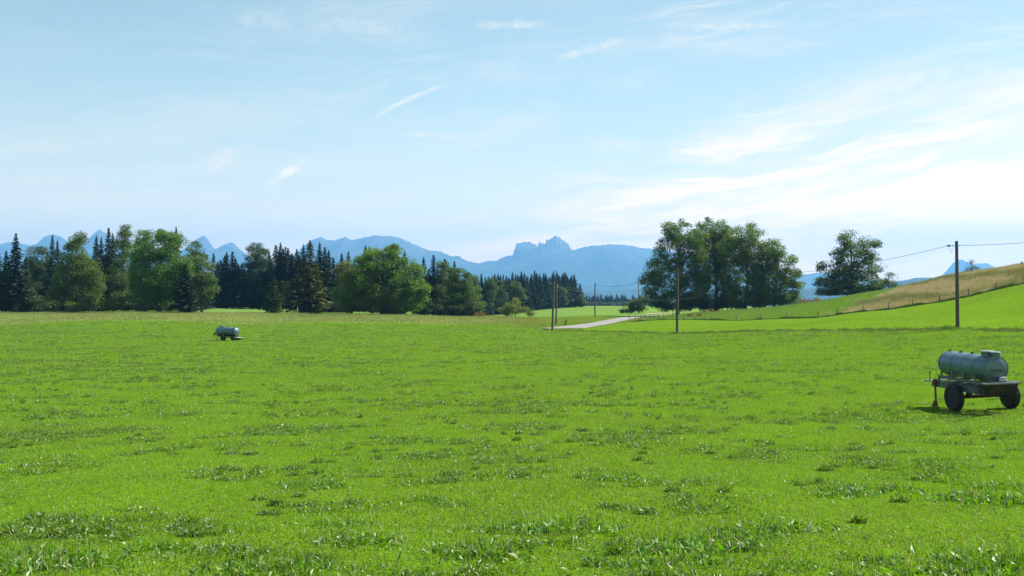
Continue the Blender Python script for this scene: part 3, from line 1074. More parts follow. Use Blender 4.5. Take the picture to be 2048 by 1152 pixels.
    single = [
        (32, 468, 250, 3, 48, 'thin pointed spruce with a ragged top rising alone near the left edge', DK),
        (12, 500, 252, 1, 34, 'short spruce just left of the thin pointed one', DK),
        (-4, 497, 255, 0, 40, 'spruce cut off by the left edge of the view', DK),
        (52, 512, 262, 5, 34, 'sparse spruce with bare lower stem right of the thin pointed one', (0.026, 0.046, 0.022)),
        (103, 472, 268, 0, 34, 'dark spruce with its top just left of the yellow tinged tree', DK),
        (116, 480, 270, 1, 28, 'small dark spruce top touching the left of the yellow tinged tree', DK),
        (190, 472, 262, 1, 34, 'dark spruce just right of the yellow tinged tree', DK),
        (204, 475, 270, 3, 30, 'dark narrow spruce between the yellow tinged tree and the birch', DK),
        (217, 457, 256, 0, 44, 'tall dark spruce standing against the left side of the birch', DK),
        (226, 468, 262, 3, 40, 'dark spruce behind the birch', DK),
        (270, 474, 258, 3, 36, 'dark spruce between birch and round bright green tree', DK),
        (356, 455, 250, 5, 30, 'thin dark spruce top poking above the round bright green tree', DK),
        (370, 530, 218, 4, 58, 'blackish green wide cone shaped conifer in front of the round bright green tree', (0.014, 0.030, 0.014)),
        (427, 507, 312, 0, 32, 'small dark spruce at the left of the row behind the sunlit strip', DK),
        (455, 505, 322, 2, 40, 'left one of two close dark spruces behind the sunlit strip of field', DK),
        (465, 503, 316, 0, 42, 'right one of two close dark spruces behind the sunlit strip of field', DK),
        (545, 551, 222, 4, 42, 'small neat cone shaped green spruce in front of the dark wood', (0.030, 0.058, 0.018)),
        (620, 482, 232, 2, 66, 'shaggy olive brown spruce with long uneven boughs', (0.048, 0.058, 0.018)),
        (606, 490, 262, 1, 36, 'dark spruce close behind the left of the shaggy olive brown spruce', DK),
        (638, 485, 262, 3, 34, 'dark slim spruce close behind the right of the shaggy olive brown spruce', DK),
        (647, 495, 256, 0, 40, 'dark spruce right of the shaggy olive brown spruce', DK),
        (657, 501, 258, 1, 36, 'dark spruce next to the left side of the broad oak', DK),
        (685, 506, 272, 3, 30, 'dark spruce top behind the left shoulder of the broad oak', DK),
        (696, 503, 276, 0, 32, 'second dark spruce top behind the left shoulder of the broad oak', DK),
        (730, 492, 290, 1, 40, 'spruce tip poking just above the left of the oak dome', DK),
        (808, 502, 292, 1, 34, 'spruce tip poking above the right of the oak dome', DK),
        (848, 515, 270, 2, 34, 'dark spruce touching the right side of the broad oak', DK),
        (865, 510, 262, 0, 40, 'dark pointed spruce, tallest of those right of the broad oak', DK),
        (889, 516, 280, 3, 30, 'dark spruce tip behind the narrow dull green tree', DK),
        (911, 521, 278, 5, 26, 'sparse spruce tip with open top at the right end of the left wood', DK),
        (1160, 567, 540, 0, 24, 'single spruce standing apart at the right end of the far spruce wood', DK)]
    for px, ty, D, kd, w, lab, c in single:
        C(px, ty, D, kd, lab, wid=w, color=c)
    # the closed dark wood behind: nothing tells these apart
    rnd = random.Random(5)
    for px, ty in thicken(((434, 525), (440, 520), (448, 512), (472, 518), (481, 526), (500, 530), (520, 520), (552, 489), (560, 486), (570, 494), (578, 497), (591, 499), (584, 508), (598, 512), (536, 505), (566, 508), (610, 515))):
        C(px, ty, rnd.uniform(312, 330), rnd.choice((0, 1, 2, 5)), 'dark spruce in the closed wood behind the small cone shaped spruce', 'spruces of the closed wood behind the sunlit strip', wid=rnd.uniform(34, 44), color=DK)
    for px, ty in thicken(((20, 530), (75, 520), (95, 505), (44, 535), (5, 545), (62, 540), (86, 545), (32, 560))):
        C(px, ty, rnd.uniform(278, 300), rnd.choice((0, 1, 2, 5)), 'dark spruce deep in the wood at the far left', 'spruces deep in the far left wood', wid=rnd.uniform(34, 44), color=DK)
    for px, ty in thicken(((125, 520), (145, 530), (168, 520), (185, 515), (200, 500), (222, 510), (240, 520), (262, 520), (285, 500), (300, 525), (322, 525), (340, 500), (360, 520), (378, 520), (395, 540))):
        C(px, ty, rnd.uniform(262, 285), rnd.choice((0, 1, 2, 5)), 'dark spruce filling the shade between the front broadleaf trees', 'spruces in the shade of the left wood', wid=rnd.uniform(36, 46), color=DK)
    for px, ty in thicken(((668, 515), (682, 530), (710, 522), (745, 530), (790, 530), (835, 530), (858, 540), (875, 535), (888, 550), (900, 545), (915, 555), (928, 560), (630, 520), (652, 525), (945, 570), (642, 540))):
        C(px, ty, rnd.uniform(280, 305), rnd.choice((0, 1, 2, 5)), 'dark spruce in the row behind the broad oak', 'spruces in the row behind the broad oak', wid=rnd.uniform(32, 42), color=DK)


left_trees()


def far_wood():
    rnd = random.Random(9)
    lab, grp = 'dark spruce in the far spruce wood behind the lone hawthorn bush', 'spruces of the far wood in the middle'
    px = 950
    while px < 1152:
        f = (px - 950) / 200.0
        D = 335 + f * 215
        ty = 547 + 4 * math.sin(px * .31) + rnd.uniform(-4, 7) + (8 if px < 975 else 0)
        conifer(px, ty, D + rnd.uniform(0, 8), rnd.choice((0, 1, 2, 3, 5)), lab, grp, wid=rnd.uniform(21, 29), color=DK)
        px += rnd.uniform(4.6, 8.0)
    px = 962
    while px < 1150:
        f = (px - 950) / 200.0
        D = 352 + f * 222
        conifer(px, 552 + rnd.uniform(-5, 8), D, rnd.choice((0, 1, 2)), lab, grp, wid=rnd.uniform(22, 30), color=DK)
        px += rnd.uniform(7, 11)
    for (bx, D, lobes, c, l, sd_) in (
            (985, 352, [(985, 570, 10, 18), (978, 592, 12, 26)], (0.034, 0.058, 0.032), 'pale leafy tree at the left edge of the far spruce wood', 51),
            (1030, 392, [(1030, 572, 9, 12), (1040, 585, 8, 12), (1046, 598, 7, 10)], (0.048, 0.070, 0.044), 'pale silvery green tree at the front of the far spruce wood behind the hawthorn', 52),
            (1000, 368, [(1000, 575, 10, 16), (1003, 598, 12, 22)], (0.026, 0.046, 0.026), 'dark round leafy tree on the front edge of the far spruce wood', 53),
            (1128, 520, [(1124, 585, 10, 16), (1130, 600, 9, 12)], (0.040, 0.066, 0.026), 'greener leafy tree on the front edge of the far spruce wood, right part', 54),
            (1163, 535, [(1160, 598, 7, 12), (1166, 604, 5, 8)], (0.040, 0.066, 0.030), 'small leafy tree at the foot of the spruce standing apart', 55)):
        broadleaf(D, bx, lobes, c, l, seed=sd_, sub=1.6, leaf=.5, dens=22, trunk_r=.25, limbs=8)
    # the distant row beyond the rounded field
    lab, grp = 'distant spruce in the low dark row at the far edge of the rounded field', 'distant spruces beyond the rounded field'
    px = 1165
    while px < 1330:
        conifer(px, 594 + rnd.uniform(-7, 5) , rnd.uniform(1060, 1100), rnd.choice((0, 1, 2, 3)), lab, grp, wid=rnd.uniform(9, 12), color=DK)
        px += rnd.uniform(2.0, 3.6)
    for px in (1172, 1190, 1211, 1224, 1236, 1245, 1182, 1201, 1252):
        broadleaf(1040, px, [(px, 609, 6, 6), (px + 4, 611, 4, 5)], (0.036, 0.060, 0.030), 'distant rounded leafy tree before the low spruce row', group='distant leafy trees beyond the rounded field', seed=60 + px, sub=2.2, leaf=1.0, dens=5, trunk_r=.3, limbs=5)


far_wood()


def right_trees():
    B = broadleaf
    kw = dict(dens=26, leaf=.40, sub=1.5, hollow=.58, limbs=34)
    B(252, 1355, [(1362, 466, 38, 30), (1345, 500, 42, 34), (1318, 540, 30, 34), (1300, 568, 22, 26), (1340, 560, 44, 40), (1378, 520, 36, 44), (1308, 600, 24, 20), (1350, 600, 40, 22), (1388, 575, 34, 40), (1396, 492, 26, 38), (1400, 540, 30, 36), (1340, 465, 20, 22), (1400, 600, 30, 18)],
      (0.057, 0.090, 0.018), 'leftmost tall tree of the big group with low boughs reaching towards the road', seed=71, trunk_r=.5, **kw)
    B(258, 1432, [(1425, 462, 40, 28), (1408, 500, 42, 38), (1445, 510, 42, 44), (1425, 565, 44, 38), (1420, 602, 40, 20), (1455, 478, 24, 32), (1462, 545, 28, 44), (1430, 490, 34, 34), (1460, 598, 30, 20)],
      (0.055, 0.085, 0.018), 'tallest tree in the middle of the big group with an airy rounded top', seed=72, trunk_r=.55, **kw)
    B(250, 1490, [(1488, 470, 40, 28), (1472, 505, 40, 36), (1512, 508, 40, 38), (1490, 555, 50, 40), (1485, 598, 44, 20), (1530, 520, 26, 30), (1525, 560, 30, 36), (1522, 600, 30, 16), (1495, 500, 36, 34)],
      (0.062, 0.094, 0.016), 'tall denser green tree right of the middle of the big group', seed=73, trunk_r=.5, **kw)
    B(248, 1548, [(1543, 503, 30, 26), (1564, 528, 34, 32), (1538, 560, 40, 38), (1580, 558, 28, 24), (1555, 592, 44, 20), (1596, 573, 17, 15), (1584, 598, 30, 12)],
      (0.064, 0.096, 0.017), 'lower tree sloping down at the right end of the big group', seed=74, trunk_r=.42, **kw)
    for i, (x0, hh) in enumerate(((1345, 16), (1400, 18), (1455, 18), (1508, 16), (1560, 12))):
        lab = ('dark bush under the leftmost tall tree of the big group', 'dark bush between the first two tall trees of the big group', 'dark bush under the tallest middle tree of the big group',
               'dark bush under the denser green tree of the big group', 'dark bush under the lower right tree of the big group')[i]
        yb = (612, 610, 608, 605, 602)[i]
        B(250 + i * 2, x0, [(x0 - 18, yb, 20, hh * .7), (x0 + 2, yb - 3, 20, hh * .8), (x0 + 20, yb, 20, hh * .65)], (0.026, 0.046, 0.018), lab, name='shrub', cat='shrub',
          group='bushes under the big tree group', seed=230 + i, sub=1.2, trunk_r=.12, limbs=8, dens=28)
    B(236, 1612, [(1610, 603, 12, 5), (1632, 600, 10, 5), (1622, 604, 12, 4)], (0.13, 0.075, 0.045), 'low russet brown bush on the ridge between the big group and the single tree', name='shrub', cat='shrub', seed=75, sub=.6, leaf=.25, trunk_r=.06, limbs=5)
    B(230, 1706, [(1702, 482, 28, 22), (1735, 495, 24, 26), (1712, 512, 38, 28), (1676, 512, 22, 20), (1650, 531, 17, 14), (1745, 528, 20, 24), (1696, 545, 42, 28), (1700, 565, 50, 28), (1655, 572, 28, 26), (1642, 592, 18, 14), (1700, 590, 56, 16), (1745, 570, 26, 26), (1752, 592, 20, 12)],
      (0.053, 0.081, 0.020), 'single broad tree with an open rounded top standing on the ridge', seed=76, trunk_r=.5, **kw)
    B(222, 1778, [(1780, 560, 14, 16), (1772, 575, 18, 14), (1790, 572, 8, 8)], (0.042, 0.066, 0.030), 'small leafy tree leaning right at the foot of the single broad tree', seed=77, sub=1.0, leaf=.3, dens=30, trunk_r=.15)
    B(206, 1944, [(1943, 526, 7, 9), (1934, 538, 8, 7), (1952, 537, 9, 6), (1943, 535, 8, 8), (1940, 546, 11, 4)], (0.045, 0.060, 0.030), 'tiny thin tree on the crest of the dry hill right of the tall pole', seed=78, sub=.6, leaf=.22, dens=26, trunk_r=.12, hollow=.2)


right_trees()


# ------------------------------------------------------------------ grass
def blades(x, y, h, w, col, rng, lean=0.35, seg=1, z=None, dirn=None):
    """grass blades: one bent tapering strip per point"""
    n = len(x)
    z = gz(x, y) if z is None else z
    th = rng.uniform(0, 2 * np.pi, n)
    ln = np.abs(rng.normal(0, lean, n)) if dirn is None else None
    d = np.stack([np.cos(th), np.sin(th)], 1)
    fa = rng.uniform(0, 2 * np.pi, n)
    sd_ = np.stack([np.cos(fa), np.sin(fa)], 1)
    base = np.stack([x, y, z - 0.01], 1)
    side = np.zeros((n, 3))
    side[:, :2] = sd_ * (w / 2)[:, None]
    tip = base.copy()
    tip[:, :2] += d * (h * ln)[:, None]
    tip[:, 2] += h * np.sqrt(np.clip(1 - (ln * .7) ** 2, .15, 1))
    if seg == 1:
        V = np.stack([base - side, base + side, tip], 1).reshape(-1, 3)
        Fq = np.arange(3 * n).reshape(n, 3)
        C = np.repeat(col, 3, axis=0)
        return V, [Fq], C
    mid = base.copy()
    mid[:, :2] += d * (h * ln * .35)[:, None]
    mid[:, 2] += h * .58
    V = np.stack([base - side * .7, base + side * .7, mid + side, mid - side, tip], 1).reshape(-1, 3)
    b = np.arange(n)[:, None] * 5
    Fq = b + np.array([[0, 1, 2, 3]])
    Ft = b + np.array([[3, 2, 4]])
    C = np.repeat(col, 5, axis=0)
    return V, [Fq, Ft], C


def join(parts):
    Vs, F3, F4, Cs, o = [], [], [], [], 0
    for V, Fl, C in parts:
        for f in Fl:
            (F3 if f.shape[1] == 3 else F4).append(f + o)
        Vs.append(V)
        Cs.append(C)
        o += len(V)
    Fo = []
    if F4: Fo.append(np.concatenate(F4))
    if F3: Fo.append(np.concatenate(F3))
    return np.concatenate(Vs), Fo, np.concatenate(Cs)


def scatter(n, d0, d1, rng, tmax=0.70):
    D = np.sqrt(rng.uniform(d0 * d0, d1 * d1, n))
    t = rng.uniform(-tmax, tmax, n)
    return t * D, D


def clumpiness(x, y):
    """where the rank tufts grow: 0..1"""
    a = fbm(x / 1.9, y / 1.1, 71, 3)
    b = fbm(x / 11.0, y / 9.0, 83, 3)
    return np.clip((a - 0.56) * 7 + (b - .5) * 1.6, 0, 1)


def vary(base, n, rng, amt=0.25):
    c = np.tile(np.array(base), (n, 1))
    f = rng.uniform(1 - amt, 1 + amt, (n, 1))
    y = rng.uniform(-1, 1, (n, 1)) * amt
    c = c * f
    c[:, :1] *= (1 + y * .9)
    c[:, 2:] *= (1 - y * .5)
    return np.clip(c, 0.002, 1)


def build_pasture():
    rng = np.random.default_rng(5)
    parts = []
    #        d0   d1    per m2   height  width
    for d0, d1, rho, h, w, seg in ((4.0, 10, 1350, .034, .0076, 2), (10, 17, 1150, .038, .0095, 1), (17, 30, 480, .042, .015, 1),
                                   (30, 55, 150, .050, .026, 1), (55, 100, 48, .060, .045, 1), (100, 166, 15, .075, .08, 1)):
        e0, e1 = d0 * .82, d1 * 1.18                   # neighbouring rings fade into each other
        tm = 0.72 + 2.6 / d0
        area = tm * (e1 * e1 - e0 * e0)
        n = int(area * rho)
        x, y = scatter(n, e0, e1, rng, tm)
        fade = np.clip((y - e0) / (d0 * .36), 0, 1) * np.clip((e1 - y) / (d1 * .36), 0, 1)
        fd = rng.random(n) < fade
        x, y = x[fd], y[fd]
        px, dry, mown, mead, far = zones(x, y)
        dv = lerp_line(VERGE, px)
        ok = ~((px > 1085) & (y > dv + 1.0)) & ~mead
        x, y = x[ok], y[ok]
        n = len(x)
        cl = clumpiness(x, y)
        big = fbm(x / 5.5, y / 5.5, 41, 3)
        hh = h * rng.uniform(.5, 1.5, n) * (.7 + .6 * big)
        col = vary((0.138, 0.244, 0.019), n, rng, .42)
        dk = np.clip((fbm(x / 1.1, y / .8, 131, 3) - .46) * 5, 0, 1)[:, None]
        ol = np.clip((fbm(x / 4.3, y / 3.1, 151, 4) - .48) * 5, 0, 1)[:, None]
        col = col * (1 - .34 * dk)
        col = col * (1 - .5 * ol) + np.array((0.135, 0.185, 0.030)) * rng.uniform(.6, 1.3, (n, 1)) * .5 * ol
        dryb = rng.random(n) < 0.05
        col[dryb] = np.array((0.34, 0.30, 0.15)) * rng.uniform(.7, 1.2, (dryb.sum(), 1))
        cold = (fbm(x / 7, y / 7, 57, 3) > .56)
        col[cold] *= np.array((.88, .97, 1.2))
        parts.append(blades(x, y, hh, np.full(n, w) * rng.uniform(.7, 1.3, n), col, rng, .95, seg))
    V, Fc, C = join(parts)
    o = np_mesh('grass', V, Fc, M_BLADE, attrs={'col': C})
    tag(o, 'short bright green pasture grass covering the wide field', 'grass', kind='stuff')


build_pasture()


def leaf_strips(P, L, Wd, col, rng, up=0.7):
    """broad pointed weed leaves arching from points P"""
    n = len(P)
    th = rng.uniform(0, 2 * np.pi, n)
    d = np.stack([np.cos(th), np.sin(th), np.zeros(n)], 1)
    s = np.stack([-np.sin(th), np.cos(th), np.zeros(n)], 1)
    e = np.clip(rng.normal(up, .3, n), .05, 1.35)[:, None]
    L = L[:, None]
    Wd = Wd[:, None]
    z = np.array((0, 0, 1.0))
    m = P + d * L * .45 * np.cos(e) + z * L * .5 * np.sin(e)
    tip = P + d * L * np.cos(e * .8) * .95 + z * L * np.sin(e) * .72
    tw = rng.normal(0, .25, (n, 1)) * Wd
    V = np.stack([P, m - s * Wd * .5 + z * tw, tip, m + s * Wd * .5 - z * tw], 1)
    return V.reshape(-1, 3), [np.arange(4 * n).reshape(n, 4)], np.repeat(col, 4, axis=0)


def build_tufts():
    """rank clumps: broad leaves and longer grass standing above the short turf"""
    rng = np.random.default_rng(8)
    pa, pb = [], []
    #     d0  d1   tries  leaves blades  size factor
    for d0, d1, tries, nl, nb, k in ((5, 12, 700, 90, 90, 1.0), (12, 24, 2600, 60, 52, 1.05), (24, 45, 9000, 28, 24, 1.4), (45, 90, 32000, 11, 10, 2.1), (90, 165, 60000, 5, 6, 3.4)):
        tm = 0.72 + 2.6 / d0
        x, y = scatter(int(tries * tm / .7), d0, d1, rng, tm)
        px, dry, mown, mead, far = zones(x, y)
        dv = lerp_line(VERGE, px)
        a = fbm(x / 2.0, y / 1.5, 71, 4, .62)
        b = fbm(x / 13.0, y / 10.0, 83, 3)
        cl = np.clip((a - .53) * 6 + (b - .5) * 2.0, 0, 1) * .8
        ok = (~((px > 1085) & (y > dv - .5))) & ~mead & (rng.random(len(x)) < cl + .02)
        x, y, cl = x[ok], y[ok], cl[ok]
        m = len(x)
        rad = (.05 + rng.gamma(1.6, .085, m)).clip(.05, .45) * (.75 + .4 * cl)
        tall = rng.uniform(.5, 1.25, m)
        hue = rng.random(m)
        for kind, cnt in (('leaf', nl), ('blade', nb)):
            idx = np.repeat(np.arange(m), cnt)
            th = rng.uniform(0, 6.283, len(idx))
            rr = np.sqrt(rng.random(len(idx)))
            X = x[idx] + np.cos(th) * rr * rad[idx] * 1.5
            Y = y[idx] + np.sin(th) * rr * rad[idx]
            dome = (1 - .65 * rr ** 2) * tall[idx]
            if kind == 'leaf':
                lift = rng.uniform(0, .055, len(idx)) * dome * (1 if k < 1.3 else 1.5)
                P = np.stack([X, Y, gz(X, Y) - .005 + lift], 1)
                size = rng.uniform(.024, .075, len(idx)) * (.5 + .7 * dome) * k ** .7
                base = np.array((0.078, 0.172, 0.010)) * (1 - hue[idx, None]) + np.array((0.135, 0.230, 0.008)) * hue[idx, None]
                col = base * rng.uniform(.45, 1.4, (len(idx), 1)) * (1 if k < 1.3 else .85)
                pa.append(leaf_strips(P, size, size * rng.uniform(.28, .55, len(idx)), col, rng, .75))
            else:
                hh = rng.uniform(.06, .17, len(idx)) * (.35 + .8 * dome) * (1 if k < 1.3 else 1.3)
                base = np.array((0.075, 0.165, 0.008)) * (1 - hue[idx, None]) + np.array((0.13, 0.23, 0.008)) * hue[idx, None]
                pb.append(blades(X, Y, hh, np.full(len(idx), .008) * k ** 1.25, base * rng.uniform(.6, 1.4, (len(idx), 1)), rng, .5, 1))
    V, Fc, C = join(pa)
    o = np_mesh('weeds', V, Fc, M_WEED, attrs={'col': C})
    tag(o, 'darker broad leaved weeds and clover growing in scattered clumps over the pasture', 'weeds', kind='stuff')
    V, Fc, C = join(pb)
    o = np_mesh('grass_tufts', V, Fc, M_BLADE, attrs={'col': C})
    tag(o, 'longer grass tufts standing among the weeds on the pasture', 'grass', kind='stuff')


build_tufts()


def build_foreground_weeds():
    """big dock and plantain leaves and dry stalks close to the camera"""
    rng = np.random.default_rng(18)
    spots = [(720, 1085, 1.0), (960, 1110, 1.1), (1120, 1060, 1.2), (1010, 1060, .9), (1360, 1100, 1.3), (1480, 1075, 1.0), (1560, 1060, 1.2), (1380, 1125, .9),
             (80, 1120, 1.2), (20, 1140, 1.1), (180, 1130, .8), (330, 1100, .8), (1690, 990, 1.0), (1780, 980, .9), (1950, 1000, 1.3), (1995, 975, 1.0), (2030, 1005, 1.1),
             (680, 1050, .7), (900, 1010, .6), (560, 1135, .9), (1960, 1135, 1.2), (2020, 1120, 1.0), (1230, 960, .9), (1190, 955, .8), (590, 970, .7), (640, 975, .8),
             (850, 1000, .7), (1700, 915, .8), (1800, 905, .7), (2000, 870, 1.0), (2040, 900, .8), (520, 1145, 1.0), (1250, 1130, .7), (1870, 1150, .9), (1590, 1135, .6), (50, 1055, .8)]
    pa, pb, pc = [], [], []
    for (px, py, s) in spots:
        # march to the ground along the sight line
        Ds = np.linspace(5, 40, 1400)
        zx = (px - 1024) / F_PX * Ds
        hit = np.argmax(gz(zx, Ds) > -(py - HORIZON) / F_PX * Ds)
        D = Ds[hit]
        cx, cyy = zx[hit], D
        n = int(240 * s)
        X = cx + rng.normal(0, .24 * s, n)
        Y = cyy + rng.normal(0, .15 * s, n)
        P = np.stack([X, Y, gz(X, Y)], 1)
        L = rng.uniform(.03, .125, n) * s
        pa.append(leaf_strips(P, L, L * rng.uniform(.2, .4, n), vary((0.100, 0.215, 0.008), n, rng, .35), rng, .8))
        n = int(150 * s)
        X = cx + rng.normal(0, .25 * s, n)
        Y = cyy + rng.normal(0, .18 * s, n)
        pb.append(blades(X, Y, rng.uniform(.07, .20, n) * s, np.full(n, .007), vary((0.115, 0.235, 0.006), n, rng, .3), rng, .5, 2))
        n = int(14 * s)
        X = cx + rng.normal(0, .3 * s, n)
        Y = cyy + rng.normal(0, .25 * s, n)
        pc.append(blades(X, Y, rng.uniform(.10, .24, n) * s, np.full(n, .0045), vary((0.36, 0.30, 0.17), n, rng, .2), rng, .8, 2))
    for parts, nm, lab, mat in ((pa, 'weeds', 'large dock and plantain leaves standing in tufts close to the viewer', M_WEED),
                                (pb, 'grass_tufts', 'long fresh grass tufts close to the viewer', M_BLADE),
                                (pc, 'dry_stalks', 'thin dry straw stalks lying in the near grass', M_DRY)):
        V, Fc, C = join(parts)
        tag(np_mesh(nm, V, Fc, mat, attrs={'col': C}), lab, 'grass' if nm != 'weeds' else 'weeds', kind='stuff')


build_foreground_weeds()


def build_dry_and_verges():
    rng = np.random.default_rng(28)
    # meadow strip on the left, seed heads pale
    n = 150000
    x, y = scatter(n, 160, 224, rng, .75)
    px, dry, mown, mead, far = zones(x, y)
    m = mead
    x, y = x[m], y[m]
    c = vary((0.23, 0.25, 0.085), len(x), rng, .22)
    gr = fbm(x / 8, y / 8, 61, 3) + (190 - y) * .004
    c[gr > .56] = vary((0.15, 0.21, 0.05), int((gr > .56).sum()), rng, .2)
    parts = [blades(x, y, rng.uniform(.18, .42, len(x)), np.full(len(x), .05), c, rng, .3, 1)]
    V, Fc, C = join(parts)
    tag(np_mesh('meadow_grass', V, Fc, M_DRY, attrs={'col': C}), 'pale uncut meadow grass in seed in a strip before the left wood', 'grass', kind='stuff')
    # the dry slope
    n = 420000
    D = rng.uniform(130, 225, n)
    pxx = rng.uniform(1630, 2350, n)
    x = (pxx - 1024) / F_PX * D
    px, dry, mown, mead, far = zones(x, D)
    x, y = x[dry], D[dry]
    c = vary((0.36, 0.32, 0.155), len(x), rng, .25)
    nz = fbm(x / 7.0, y / 16.0, 5, 4)
    g = (rng.random(len(x)) < np.clip((nz - .44) * 5, .08, .85))
    c[g] = vary((0.17, 0.19, 0.06), int(g.sum()), rng, .2)
    pale = (fbm(x / 4.0, y / 9.0, 77, 3) > .62) & (rng.random(len(x)) < .6)
    c[pale] = vary((0.42, 0.36, 0.24), int(pale.sum()), rng, .15)
    V, Fc, C = blades(x, y, rng.uniform(.2, .65, len(x)) * (.6 + .8 * nz), np.full(len(x), .045), c, rng, .35, 1)
    tag(np_mesh('dry_grass', V, Fc, M_DRY, attrs={'col': C}), 'tall reddish brown dry grass covering the slope above the fence', 'grass', kind='stuff')
    # green grass on the slope left of it
    n = 120000
    pxx = rng.uniform(1260, 1860, n)
    D = rng.uniform(150, 245, n)
    x = (pxx - 1024) / F_PX * D
    px, dry, mown, mead, far = zones(x, D)
    ok = (~dry) & (D > lerp_line(FENCE, pxx) + .5) & (D < lerp_line(RIDGE, pxx) + 14) & ~near_road(x, D)
    x, y = x[ok], D[ok]
    c = vary((0.125, 0.20, 0.030), len(x), rng, .25)
    V, Fc, C = blades(x, y, rng.uniform(.08, .26, len(x)), np.full(len(x), .07), c, rng, .4, 1)
    tag(np_mesh('slope_grass', V, Fc, M_BLADE, attrs={'col': C}), 'rough green grass on the slope behind the fence', 'grass', kind='stuff')
    # mown field, fine
    n = 260000
    pxx = rng.uniform(1165, 2350, n)
    D = np.sqrt(rng.uniform(66 ** 2, 188 ** 2, n))
    x = (pxx - 1024) / F_PX * D
    px, dry, mown, mead, far = zones(x, D)
    ok = mown & ~near_road(x, D, 3.2)
    x, y = x[ok], D[ok]
    c = vary((0.150, 0.265, 0.006), len(x), rng, .16)
    V, Fc, C = blades(x, y, rng.uniform(.05, .10, len(x)), np.full(len(x), .06), c, rng, .5, 1)
    tag(np_mesh('mown_grass', V, Fc, M_BLADE, attrs={'col': C}), 'even bright green mown grass between the field edge and the fence', 'grass', kind='stuff')
    # unmown strip along the fence, its green darkened to stand for shadow
    n = 36000
    pxx = rng.uniform(1262, 2350, n)
    D = lerp_line(FENCE, pxx) + rng.normal(0, .45, n)
    x = (pxx - 1024) / F_PX * D
    patch = fbm(pxx / 16.0, D * 0, 15, 3)
    hh = rng.uniform(.12, .42, n) * np.clip(patch * 2.0 - .3, .35, 1.3)
    c = vary((0.028, 0.058, 0.010), n, rng, .25)
    V, Fc, C = blades(x, D, hh, np.full(n, .06), c, rng, .3, 1)
    tag(np_mesh('rank_grass', V, Fc, M_BLADE, attrs={'col': C}), 'uncut grass in a thin line under the fence, darkened in colour for shadow', 'grass', kind='stuff')
    # verge on the field edge
    n = 80000
    pxx = rng.uniform(1085, 2350, n)
    D = lerp_line(VERGE, pxx) + rng.normal(0, .8, n) * (1 + .9 * (fbm(pxx / 40., pxx * 0, 4, 2) - .5))
    x = (pxx - 1024) / F_PX * D
    patch = fbm(x / .8, D / .9, 25, 4, .6)
    hh = rng.uniform(.08, .38, n) * np.clip(patch * 3.0 - 1.1, .10, 1.3)
    c = vary((0.075, 0.135, 0.022), n, rng, .25)
    dr = rng.random(n) < .10
    c[dr] = vary((0.28, 0.25, 0.13), int(dr.sum()), rng, .2)
    V, Fc, C = blades(x, D, hh, np.full(n, .03), c, rng, .4, 1)
    tag(np_mesh('verge_grass', V, Fc, M_BLADE, attrs={'col': C}), 'uneven verge grass along the line of power poles', 'grass', kind='stuff')
    # rough grass around the pole pair and beyond to the bush
    n = 60000
    pxx = rng.uniform(985, 1290, n)
    D = np.sqrt(rng.uniform(146 ** 2, 250 ** 2, n))
    x = (pxx - 1024) / F_PX * D
    px, dry, mown, mead, far = zones(x, D)
    ok = ~near_road(x, D, 3.0) & ~mown
    x, y = x[ok], D[ok]
    keep = rng.random(len(x)) < np.clip((x / y * F_PX + 1024 - 985) / 60, 0, 1) * np.clip((y - 146) / 8, 0, 1) * np.clip((250 - y) / 55, 0, 1)
    x, y = x[keep], y[keep]
    nz = fbm(x / 4, y / 6, 19, 3)
    c = vary((0.150, 0.225, 0.025), len(x), rng, .25)
    g = nz > .58
    c[g] = vary((0.22, 0.24, 0.07), int(g.sum()), rng, .2)
    V, Fc, C = blades(x, y, rng.uniform(.08, .35, len(x)) * (.5 + nz), np.full(len(x), .06), c, rng, .35, 1)
    tag(np_mesh('rough_grass', V, Fc, M_BLADE, attrs={'col': C}), 'rough grass beside the road around the pair of close poles', 'grass', kind='stuff')


build_dry_and_verges()


# ------------------------------------------------------------------ poles and wires
def pole(px_b, D, px_t, py_t, rad, label, side=0, insul=True):
    b = on_ground(px_b, D)
    t = at(px_t, py_t, D)
    root = empty('power_pole', b)
    tag(root, label, 'power pole', 'wooden power poles')
    v = t - b
    mb = MB()
    mb.tube([(0, 0, -.4), (v * .02), (v * .5), (v * .985), tuple(v)], [rad * 1.12, rad * 1.1, rad * .98, rad * .86, rad * .8], 14)
    mb.build('shaft', M_POLE, root, True)
    if insul:
        m = MB()
        m.tube([v * .985 + Vector((0, 0, -.02)), v * .985 + Vector((0, 0, .10))], [rad * .95, rad * .6], 12)
        m.build('cap', M_DARKM, root)
        m = MB()
        q = v - Vector((0, 0, .42))
        m.tube([q - Vector((rad * 1.0, 0, 0)), q - Vector((rad + .28, 0, -.02))], .022, 8)
        m.tube([q + Vector((rad * 1.0, 0, 0)), q + Vector((rad + .16, 0, .02))], .022, 8)
        m.build('bracket', M_DARKM, root)
        m = MB()
        m.tube([q - Vector((rad + .26, 0, .05)), q - Vector((rad + .26, 0, -.02)), q - Vector((rad + .26, 0, -.09))], [.05, .065, .03], 10)
        m.build('insulator', M_PORC, root, True)
    return root, t - Vector((0, 0, .4))


